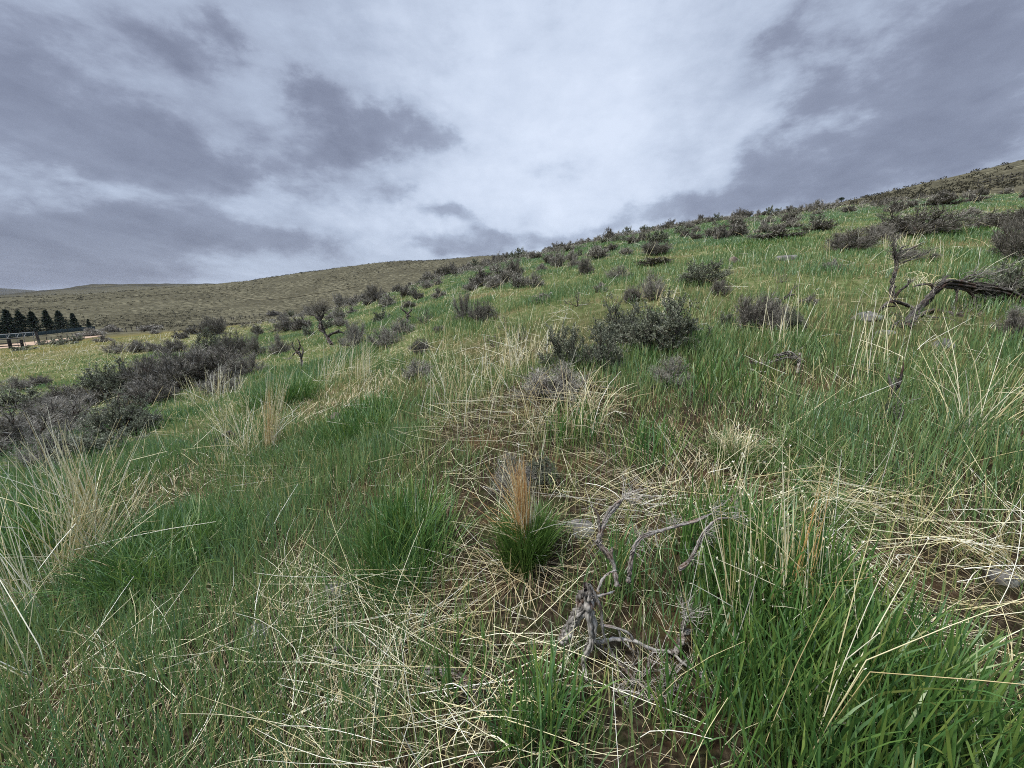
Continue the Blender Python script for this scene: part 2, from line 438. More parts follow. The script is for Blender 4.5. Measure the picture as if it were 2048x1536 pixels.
# ------------------------------------------------------------------ the ground, one sheet to the horizon
def build_ground():
    th = np.concatenate([np.linspace(-math.pi, -1.2, 60, endpoint=False), np.linspace(-1.2, 1.2, 620), np.linspace(1.2, math.pi, 60)[1:]])
    r = np.concatenate([np.geomspace(.15, 60, 330), np.geomspace(60, 1000, 150)[1:], np.geomspace(1000, 7200, 60)[1:]])
    TH, R = np.meshgrid(th, r)
    X = R * np.sin(TH); Y = R * np.cos(TH); Z = height(X, Y)
    n, mth = len(r), len(th)
    V = np.stack([X, Y, Z], -1).reshape(-1, 3)
    i = np.arange(n - 1)[:, None] * mth; j = np.arange(mth - 1)[None, :]
    q = np.stack([i + j, i + j + 1, i + mth + j + 1, i + mth + j], -1).reshape(-1, 4)[:, ::-1]
    acc = Acc(); acc.add(V, quads=q)
    c = len(V)
    acc.add([[0, 0, float(height(0.0, .01))]], tint=[.5])
    t = np.stack([np.full(mth - 1, c), np.arange(1, mth), np.arange(mth - 1)], -1)
    acc.t.append(t[:, ::-1].astype(np.int32))
    m, nt, out = newmat('hillside_soil')
    g = nt.new('ShaderNodeNewGeometry'); P = g.outputs['Position']
    flat = nt.new('ShaderNodeMapping'); flat.inputs['Scale'].default_value = (1, 1, 0); nt.L.new(P, flat.inputs[0]); P2 = flat.outputs[0]
    dist = nt.new('ShaderNodeVectorMath', operation='LENGTH'); nt.L.new(P2, dist.inputs[0]); D = dist.outputs['Value']
    # close by: dark litter, rusty moss and soil, dry bits
    n1 = nt.noise(P2, 2.2, 4, .6); n2 = nt.noise(P2, 38, 6, .7); n3 = nt.noise(P2, 9, 4, .6)
    near = nt.ramp(n2, [(.28, (.010, .007, .005)), (.46, (.024, .018, .012)), (.6, (.052, .040, .026)), (.78, (.15, .125, .08))])
    near = nt.mix(nt.maprange(n1, .5, .64, 0, .42), near, (.095, .054, .027))
    near = nt.mix(nt.maprange(n3, .48, .6, 0, .55), near, (.026, .034, .012))
    # the hillside from some metres: grass colour with tan and brown patches
    h1 = nt.noise(P2, .55, 5, .6); h2 = nt.noise(P2, 4.5, 5, .65)
    hill = nt.ramp(h2, [(.3, (.050, .056, .020)), (.5, (.085, .105, .040)), (.68, (.165, .152, .080))])
    hill = nt.mix(nt.maprange(h1, .5, .64, 0, .7), hill, (.12, .092, .045))
    # far slopes: olive brown rangeland, tan bunchgrass, dark scrub
    f1 = nt.noise(P2, .035, 6, .6); f2 = nt.noise(P2, .33, 6, .65); f3 = nt.noise(P2, .9, 4, .7)
    far = nt.ramp(f2, [(.32, (.022, .021, .014)), (.5, (.068, .063, .041)), (.64, (.145, .133, .088))])
    far = nt.mix(nt.maprange(f1, .42, .62, 0, .65), far, (.048, .044, .029))
    far = nt.mix(nt.maprange(f3, .60, .68, 0, .8), far, (.018, .017, .012))
    far = nt.mix(nt.maprange(f3, .40, .33, 0, .6), far, (.18, .16, .105))
    # flats below the hill: yellow green
    flt = nt.ramp(f3, [(.3, (.060, .045, .014)), (.5, (.105, .092, .028)), (.7, (.21, .175, .085))])
    s2 = nt.new('ShaderNodeSeparateXYZ'); nt.L.new(P, s2.inputs[0])
    v = nt.noise(P2, .06, 4, .6)
    left = nt.maprange(nt.m('ADD', s2.outputs[0], nt.m('MULTIPLY', v, 18)), -12, -30)
    far2 = nt.mix(nt.m('MULTIPLY', left, nt.maprange(D, 170, 110)), far, flt)
    col = nt.mix(nt.maprange(D, 3.5, 9), near, hill)
    col = nt.mix(nt.maprange(D, 55, 85), col, far2)
    col = nt.mix(nt.m('MULTIPLY', left, nt.maprange(D, 16, 34)), col, far2)
    blue = nt.maprange(D, 1200, 1700)
    col = nt.mix(blue, col, nt.ramp(nt.noise(P2, .012, 5, .6), [(.42, (.022, .021, .016)), (.68, (.065, .058, .038))]))
    b = nt.new('ShaderNodeBsdfDiffuse'); nt.put(b.inputs[0], col)
    bp = nt.new('ShaderNodeBump'); bp.inputs['Strength'].default_value = .8; bp.inputs['Distance'].default_value = .03
    nt.L.new(n2, bp.inputs['Height'])
    nt.L.new(bp.outputs[0], b.inputs['Normal'])
    nt.L.new(b.outputs[0], out.inputs[0])
    o = link('ground', acc.mesh('ground', m)); tag(o, 'rough brown and green hillside soil running out to far rolling hills', None, None, 'structure')
build_ground()

# ------------------------------------------------------------------ grass
M_GREEN = leaf_mat('green_grass', [(0, (.46, .40, .19)), (.1, (.32, .29, .11)), (.24, (.185, .240, .078)), (.50, (.130, .210, .066)), (.82, (.084, .178, .066)), (1, (.15, .23, .135))], .35, .05, .5, .22)
M_LUSH = leaf_mat('lush_grass', [(0, (.24, .25, .08)), (.12, (.15, .215, .044)), (.5, (.068, .150, .031)), (.85, (.042, .110, .028)), (1, (.095, .175, .07))], .30, .05, .48, .18)
M_TUFT = leaf_mat('tuft_grass', [(0, (.13, .20, .042)), (.6, (.066, .135, .028)), (1, (.045, .10, .022))], .25, .05, .4, .1)
M_STRAW = leaf_mat('dry_straw', [(0, (.46, .37, .18)), (.35, (.64, .57, .31)), (.7, (.76, .72, .52)), (1, (.80, .78, .68))], .1, .05, .5, .1)
M_OLD = leaf_mat('weathered_straw', [(0, (.22, .15, .08)), (.5, (.40, .33, .19)), (1, (.60, .55, .40))], .1, .02, .6, .1)
M_GOLD = leaf_mat('golden_straw', [(0, (.44, .26, .09)), (.5, (.54, .38, .17)), (1, (.66, .56, .34))], .1, .04, .5, .1)

def scatter(n, r0, rmax, ex, thmax, seed):
    g = np.random.default_rng(seed)
    rr = np.geomspace(.45, rmax, 4000)
    dens = np.minimum(1, (r0 / rr) ** ex) * rr
    c = np.concatenate([[0], np.cumsum(.5 * (dens[1:] + dens[:-1]) * np.diff(rr))]); c /= c[-1]
    r = np.interp(g.random(n), c, rr)
    th = g.uniform(-thmax, thmax, n)
    return r * np.sin(th), r * np.cos(th), r, th, g

def visible(r, th):
    return r < np.interp(th, *RCT) * 1.12

def build_grass():
    x, y, r, th, g = scatter(1350000, 3.8, 125, 1.42, 1.17, 1)
    lush = spotval(LUSH, x, y); bare = spotval(BARE, x, y); mats = spotval(MATS, x, y)
    pat = fnoise(x, y, 1.1, 5, 4); pat2 = fnoise(x, y, 6.0, 6, 3)
    left = np.clip((-x - 14 + 8 * pat2) / 14, 0, 1)
    keep = np.clip(.52 + 2.1 * (pat - .46) + .6 * (pat2 - .5), .14, 1)
    keep = np.clip(keep + .5 * lush, 0, 1) * (1 - .62 * bare) * (1 - .3 * mats) * (1 - .55 * left)
    ok = (g.random(len(x)) < keep) & visible(r, th)
    x, y, r, lush, pat, pat2, left, mats = [a[ok] for a in (x, y, r, lush, pat, pat2, left, mats)]
    n = len(x)
    z = height(x, y) - .006
    lod = np.maximum(1, r / 3.0)
    h = (.075 + .11 * g.random(n) ** 1.3 + .10 * np.clip(pat - .4, 0, .3) / .3) * (1 + .25 * lush) * np.clip(1.10 - r / 30, .52, 1)
    w = (.0029 + .0030 * g.random(n)) * lod ** .66
    az = g.uniform(0, 2 * math.pi, n)
    lean = np.abs(g.normal(.12, .13, n)); cur = np.abs(g.normal(.10, .15, n))
    tint = np.clip(.55 + .65 * (pat2 - .5) + .5 * (pat - .5) + .16 * lush + g.normal(0, .21, n) - .5 * left - .1 * mats - .12 * spotval(BARE, x, y), 0, 1)
    acc = Acc(); blades(acc, np.stack([x, y, z], -1), h, w, az, lean, cur, tint)
    print('grass', n)
    tag(link('green_grass', acc.mesh('green_grass', M_GREEN)), 'short spring green grass covering the whole hillside between the bushes', 'grass', None, 'stuff')
    # taller, broader leaves where it grows lush
    x, y, r, th, g = scatter(420000, 2.0, 30, 1.3, 1.17, 2)
    lush = spotval(LUSH, x, y)
    ok = g.random(len(x)) < np.clip(lush * 1.5 - .40, 0, 1)
    x, y, r, lush = [a[ok] for a in (x, y, r, lush)]
    n = len(x); print('lush', n)
    lod = np.maximum(1, r / 2.6)
    h = (.22 + .24 * g.random(n)) * (.42 + .62 * lush) * np.clip(1.15 - r / 16, .55, 1)
    w = (.0045 + .0050 * g.random(n)) * lod ** .5
    az = g.uniform(0, 2 * math.pi, n) 
    lean = np.abs(g.normal(.11, .11, n)); cur = np.abs(g.normal(.15, .20, n))
    tint = np.clip(g.normal(.5, .24, n), 0, 1)
    acc = Acc(); blades(acc, np.stack([x, y, height(x, y) - .006], -1), h, w, az, lean, cur, tint, T=(0, .3, .58, .82, 1))
    tag(link('lush_grass', acc.mesh('lush_grass', M_LUSH)), 'tall broad bladed deep green grass in thick patches', 'grass', None, 'stuff')

def straw_tubes(acc, x, y, h, rad, az, lean, kink, tint, g, lift=0.0):
    """dry stalks: straight, with one or two bends; lean is the angle from upright"""
    n = len(x); K = 5
    t = np.linspace(0, 1, K)
    d = np.stack([np.sin(az), np.cos(az)], -1)
    P = np.zeros((n, K, 3))
    ang = lean[:, None] + kink[:, None] * np.array([0, .25, 1, 1.2, 1.25])[None, :]
    a2 = az[:, None] + g.normal(0, .12, (n, 1)) * np.arange(K)[None, :]
    seg = (h / (K - 1))[:, None]
    X = np.zeros((n, K)); Y = np.zeros((n, K)); Z = np.zeros((n, K))
    for i in range(1, K):
        s = np.sin(ang[:, i]); c = np.cos(ang[:, i])
        X[:, i] = X[:, i - 1] + seg[:, 0] * s * np.sin(a2[:, i]); Y[:, i] = Y[:, i - 1] + seg[:, 0] * s * np.cos(a2[:, i]); Z[:, i] = Z[:, i - 1] + seg[:, 0] * c
    gz = height(x, y)
    P[..., 0] = x[:, None] + X; P[..., 1] = y[:, None] + Y
    zz = gz[:, None] + lift[:, None] + Z if np.ndim(lift) else gz[:, None] + lift + Z
    P[..., 2] = np.maximum(zz, height(P[..., 0], P[..., 1]) + .012)
    R = rad[:, None] * np.array([1, 1, .95, .8, .5])[None, :]
    tubes(acc, P, R, 3, tint)

def build_straw():
    # standing and leaning stalks
    x, y, r, th, g = scatter(11500, 2.6, 70, 1.35, 1.17, 3)
    mats = spotval(MATS, x, y); pat = fnoise(x, y, 1.4, 41, 3); left = np.clip((-x - 14) / 10, 0, 1)
    ok = (g.random(len(x)) < np.clip(.10 + 1.5 * (pat - .42) + .35 * mats + .4 * left, .03, 1)) & visible(r, th)
    x, y, r, th = [a[ok] for a in (x, y, r, th)]; n = len(x); print('stand', n)
    lod = np.maximum(1, r / 2.6)
    h = .20 + .38 * g.random(n) ** 1.2
    rad = (.0009 + .0008 * g.random(n)) * lod ** .6
    az = np.where(g.random(n) < .6, g.normal(.9, .8, n), g.uniform(0, 6.28, n))
    lean = np.abs(g.normal(.35, .35, n)); kink = np.where(g.random(n) < .25, g.normal(.7, .3, n), g.normal(.1, .1, n))
    acc = Acc(); straw_tubes(acc, x, y, h, rad, az, lean, kink, g.random(n), g)
    tag(link('standing_straw', acc.mesh('standing_straw', M_STRAW)), 'pale dry grass stalks standing and leaning all over the hillside', 'dry grass', None, 'stuff')
    # fallen stalks and thatch
    x, y, r, th, g = scatter(17000, 2.4, 45, 1.5, 1.17, 4)
    mats = spotval(MATS, x, y); bare = spotval(BARE, x, y); lush = spotval(LUSH, x, y); pat = fnoise(x, y, .8, 47, 3)
    ok = (g.random(len(x)) < np.clip(.06 + .7 * (pat - .48) + .75 * mats + .15 * bare - .25 * lush, .03, 1)) & visible(r, th)
    x, y, r, th, mats = [a[ok] for a in (x, y, r, th, mats)]; n = len(x); print('fallen', n)
    lod = np.maximum(1, r / 2.4)
    h = .12 + .38 * g.random(n) ** 1.3 + .2 * mats * g.random(n)
    rad = (.0008 + .0011 * g.random(n) ** 2) * lod ** .5
    az = fnoise(x, y, 1.3, 55, 2) * 9 + g.normal(0, .42, n)
    lean = np.clip(g.normal(1.42, .14, n), .9, 1.66); kink = g.normal(0, .12, n)
    lift = .01 + .07 * g.random(n) ** 1.5 + .05 * mats * g.random(n)
    acc = Acc(); straw_tubes(acc, x, y, h, rad, az, lean, kink, g.random(n), g, lift)
    # longer bleached stalks thrown across the thickest mats
    for cx, cy, R_, wt_, m, a0 in [(*p_[:3], 0, k_, a_) for p_, k_, a_ in zip(spots([(720, 1420, 210, 1), (930, 1450, 150, 1), (1830, 1080, 170, 1), (1920, 1300, 130, 1), (640, 1250, 170, 1), (830, 1245, 130, 1), (1250, 1030, 90, 1), (250, 1330, 200, 1), (150, 1180, 90, 1)]),
                                     (62, 46, 60, 34, 34, 32, 34, 26, 22), (1.75, 1.35, 1.6, 1.5, 1.55, 1.5, 1.3, 1.0, .9))]:
        x, y = g.normal(cx, R_ * .55, m), g.normal(cy, R_ * .4, m); r = np.hypot(x, y)
        h = g.uniform(.22, .62, m); rad = g.uniform(.0009, .0017, m) * np.maximum(1, r / 2.4) ** .4
        az = a0 + g.normal(0, .5, m) + np.where(g.random(m) < .4, math.pi, 0)
        straw_tubes(acc, x, y, h, rad, az, np.clip(g.normal(1.4, .12, m), 1.0, 1.6), np.where(g.random(m) < .25, g.normal(.35, .3, m), g.normal(0, .08, m)), np.clip(g.normal(.5, .28, m), 0, 1), g, .02 + .09 * g.random(m))
    tag(link('fallen_straw', acc.mesh('fallen_straw', M_STRAW)), 'flattened mats of pale dry straw lying between the green blades', 'dry grass', None, 'stuff')
    # short brown thatch close to the soil
    x, y, r, th, g = scatter(170000, 2.4, 48, 1.5, 1.17, 6)
    mats = spotval(MATS, x, y); ok = visible(r, th) & (g.random(len(x)) < .45 + .55 * mats); x, y, r, mats = x[ok], y[ok], r[ok], mats[ok]; n = len(x)
    taz = np.where(g.random(n) < .3, g.uniform(0, 6.28, n), fnoise(x, y, 1.3, 55, 2) * 9 + g.normal(0, .35, n))
    lod = np.maximum(1, r / 2.4)
    acc = Acc()
    blades(acc, np.stack([x, y, height(x, y) + .002], -1), .04 + .11 * g.random(n) + .08 * mats * g.random(n), (.0014 + .0016 * g.random(n)) * lod ** .8, taz, np.clip(g.normal(.85, .15, n), 0, .97), g.normal(.05, .1, n), g.random(n), T=(0, .5, 1))
    tag(link('thatch', acc.mesh('thatch', M_OLD)), 'short brown dead thatch close to the soil', 'thatch', None, 'stuff')
build_grass(); build_straw()
# ------------------------------------------------------------------ sagebrush
M_WOOD = wood_mat('sage_wood', (.030, .026, .023), (.125, .11, .098), (.10, .045, .022), 45, (1, 1, .15), .9, .35)
M_TWIG = leaf_mat('sage_twig', [(0, (.085, .077, .062)), (.5, (.205, .190, .158)), (1, (.44, .415, .365))], 0, .02, .6, .12)
M_LEAF = leaf_mat('sage_leaf', [(0, (.060, .068, .042)), (.5, (.145, .160, .108)), (.85, (.26, .275, .20)), (1, (.38, .39, .31))], .12, .03, .6, .14)
M_DARKTWIG = leaf_mat('dark_twig', [(0, (.050, .044, .035)), (.6, (.135, .124, .102)), (1, (.32, .30, .26))], 0, .02, .6, .1)

def rot_dirs(d, g, amt):
    return nrm(d + g.normal(0, amt, d.shape))

def leafquads(acc, p, d, L, W, g, tint):
    n = len(p)
    s = nrm(np.cross(d, g.normal(0, 1, (n, 3))))
    V = np.stack([p, p + d * (L * .55)[:, None] - s * (W * .5)[:, None], p + d * L[:, None], p + d * (L * .55)[:, None] + s * (W * .5)[:, None]], 1)
    acc.add(V.reshape(-1, 3), quads=(np.arange(n) * 4)[:, None] + np.arange(4)[None, :], tint=np.repeat(tint, 4))

def sage(seed, nst, nbr, ntw, nleaf, L, W, mode, rad=.016, top=.72, tilt=80, twr=.0022):
    """one bush a metre wide: splayed woody stems, forking branches, twigs that end in leaves ('live') or bare switches ('grey', 'dead')"""
    g = np.random.default_rng(seed)
    wood, fol = Acc(), Acc()
    az = (np.arange(nst) + g.uniform(-.45, .45, nst)) / nst * 2 * math.pi
    tl = np.radians(np.where(np.arange(nst) % 5 < 3, g.uniform(48, tilt + 4, nst), g.uniform(2, 50, nst)))
    reach = 1 / np.sqrt((np.sin(tl) / .5) ** 2 + (np.cos(tl) / top) ** 2) * g.uniform(.78, 1.06, nst)
    K = 7; t = np.linspace(0, 1, K)
    hz = np.sin(tl)[:, None] * t ** .85; vt = np.cos(tl)[:, None] * t ** 1.12 + .06 * np.sin(tl)[:, None] * t ** 2
    P = np.stack([np.sin(az)[:, None] * hz, np.cos(az)[:, None] * hz, vt], -1) * reach[:, None, None]
    P[:, 1:] += np.cumsum(g.normal(0, .016, (nst, K - 1, 3)), 1)
    P[:, 0] = g.normal(0, .03, (nst, 3)) * [1, 1, 0]; P[:, 0, 2] = -.03
    R = rad * g.uniform(.7, 1.2, (nst, 1)) * np.linspace(1, .28, K)[None, :]
    tubes(wood, P, R, 5)
    # branches
    si = np.repeat(np.arange(nst), nbr); n1 = len(si)
    u = g.uniform(.28, 1.0, n1) * (K - 1) * .999; i = u.astype(int); f = (u - i)[:, None]
    b0 = P[si, i] * (1 - f) + P[si, i + 1] * f
    bd = nrm(P[si, i + 1] - P[si, i]); bd = nrm(bd + g.normal(0, .75, bd.shape) + [0, 0, .22])
    bl = g.uniform(.09, .23, n1) * (1.15 - .4 * u / K)
    K2 = 4; t2 = np.linspace(0, 1, K2)
    B = b0[:, None] + bd[:, None] * (bl[:, None] * t2)[..., None]
    B[..., 2] += .25 * bl[:, None] * t2 ** 2
    B[:, 1:] += np.cumsum(g.normal(0, .008, (n1, K2 - 1, 3)), 1)
    B[..., 2] = np.maximum(B[..., 2], .015)
    tubes(wood, B, rad * .38 * np.linspace(1, .45, K2)[None, :] * g.uniform(.7, 1.2, (n1, 1)), 4)
    # twigs
    ti = np.repeat(np.arange(n1), ntw); n2 = len(ti)
    u = g.uniform(.25, 1.0, n2) * (K2 - 1) * .999; i = u.astype(int); f = (u - i)[:, None]
    w0 = B[ti, i] * (1 - f) + B[ti, i + 1] * f
    wd_ = nrm(nrm(B[ti, i + 1] - B[ti, i]) + g.normal(0, .62, (n2, 3)) + [0, 0, .25])
    wl = g.uniform(.045, .12, n2) * (1.25 if mode != 'live' else .9)
    t3 = np.linspace(0, 1, 3)
    Tw = w0[:, None] + wd_[:, None] * (wl[:, None] * t3)[..., None]
    Tw[:, 1] += g.normal(0, .004, (n2, 3))
    tubes(fol if mode != 'live' else wood, Tw, np.array([1, .8, .4])[None, :] * twr * g.uniform(.7, 1.3, (n2, 1)), 3)
    if nleaf:
        li = np.repeat(np.arange(n2), nleaf); n3 = len(li)
        s = (1 - .9 * g.random(n3) ** 1.6)[:, None]
        p = Tw[li, 0] * (1 - s) + Tw[li, 2] * s
        if mode == 'live':
            d = nrm(wd_[li] + g.normal(0, .62, (n3, 3)) + [0, 0, .25])
            leafquads(fol, p, d, L * g.uniform(.6, 1.3, n3), W * g.uniform(.7, 1.3, n3), g, np.clip(g.normal(.5, .2, n3) + np.repeat(np.repeat(g.normal(0, .13, n1), ntw), nleaf), 0, 1))
        else:
            d = nrm(wd_[li] + g.normal(0, .42, (n3, 3)) + [0, 0, .2])
            leafquads(fol, p, d, L * g.uniform(.5, 1.4, n3), W * g.uniform(.7, 1.3, n3), g, np.clip(g.normal(.5, .2, n3) + np.repeat(np.repeat(g.normal(0, .16, n1), ntw), nleaf), 0, 1))
    return wood, fol

PROTO = {}
def make_proto(key, name, fname, fm, **kw):
    wood, fol = sage(**kw)
    r = bpy.data.objects.new(name, None); r.empty_display_size = .1
    a = wood.mesh('stems', M_WOOD); b = fol.mesh(fname, fm) if fol.n else None
    V = np.concatenate(wood.v + fol.v)
    PROTO.setdefault(key, []).append((name, a, b, fname, float(np.quantile(np.abs(V[:, 0]), .985)) * 2, float(np.quantile(np.abs(V[:, 1]), .985)) * 2, float(np.quantile(V[:, 2], .985))))

for s in range(4): make_proto('live', 'sagebrush', 'foliage', M_LEAF, seed=100 + s, nst=18, nbr=9, ntw=6, nleaf=18, L=.034, W=.0095, mode='live', top=.66)
for s in range(2): make_proto('big', 'sagebrush', 'foliage', M_LEAF, seed=120 + s, nst=24, nbr=11, ntw=6, nleaf=20, L=.027, W=.0078, mode='live', top=.6, rad=.014, twr=.0014)
for s in range(4): make_proto('grey', 'sagebrush', 'twigs', M_TWIG, seed=140 + s, nst=20, nbr=10, ntw=7, nleaf=6, L=.075, W=.0038, mode='grey', top=.66)
for s in range(3): make_proto('dark', 'sagebrush', 'twigs', M_DARKTWIG, seed=160 + s, nst=22, nbr=10, ntw=7, nleaf=8, L=.08, W=.0052, mode='grey', top=.6)
for s in range(3): make_proto('dead', 'dead_sagebrush', 'twigs', M_DARKTWIG, seed=180 + s, nst=8, nbr=5, ntw=4, nleaf=2, L=.09, W=.004, mode='grey', top=.75, rad=.02, twr=.003)
for s in range(4): make_proto('far', 'sagebrush', 'foliage', M_LEAF, seed=200 + s, nst=13, nbr=6, ntw=5, nleaf=6, L=.075, W=.028, mode='live', top=.66, rad=.022, twr=.004)
for s in range(4): make_proto('fargrey', 'sagebrush', 'twigs', M_TWIG, seed=220 + s, nst=18, nbr=8, ntw=5, nleaf=5, L=.12, W=.013, mode='grey', top=.66, rad=.022, twr=.005)
for s in range(3): make_proto('fardark', 'sagebrush', 'twigs', M_DARKTWIG, seed=240 + s, nst=18, nbr=8, ntw=5, nleaf=6, L=.12, W=.015, mode='grey', top=.62, rad=.024, twr=.006)
HTOP = {'live': .70, 'big': .66, 'grey': .76, 'dark': .70, 'dead': .85, 'far': .74, 'fargrey': .78, 'fardark': .74}
_cnt = {}
SAGES = []
def bush(p, w, h, key, label, group=None, cat='sagebrush', rz=None):
    k = _cnt.get(key, 0); _cnt[key] = k + 1
    name, a, b, fname, bw, bd_, bh = PROTO[key][k % len(PROTO[key])]
    e = empty(name, p); s_ = w * 2 / (bw + bd_); e.scale = (s_, s_ * random.uniform(.8, 1.0), h / bh)
    e.rotation_euler = (random.gauss(0, .05), random.gauss(0, .05), random.uniform(0, 6.28) if rz is None else rz)
    link('stems', a, e)
    if b: link(fname, b, e)
    tag(e, label, cat, group)
    SAGES.append((p[0], p[1], w))
    return e

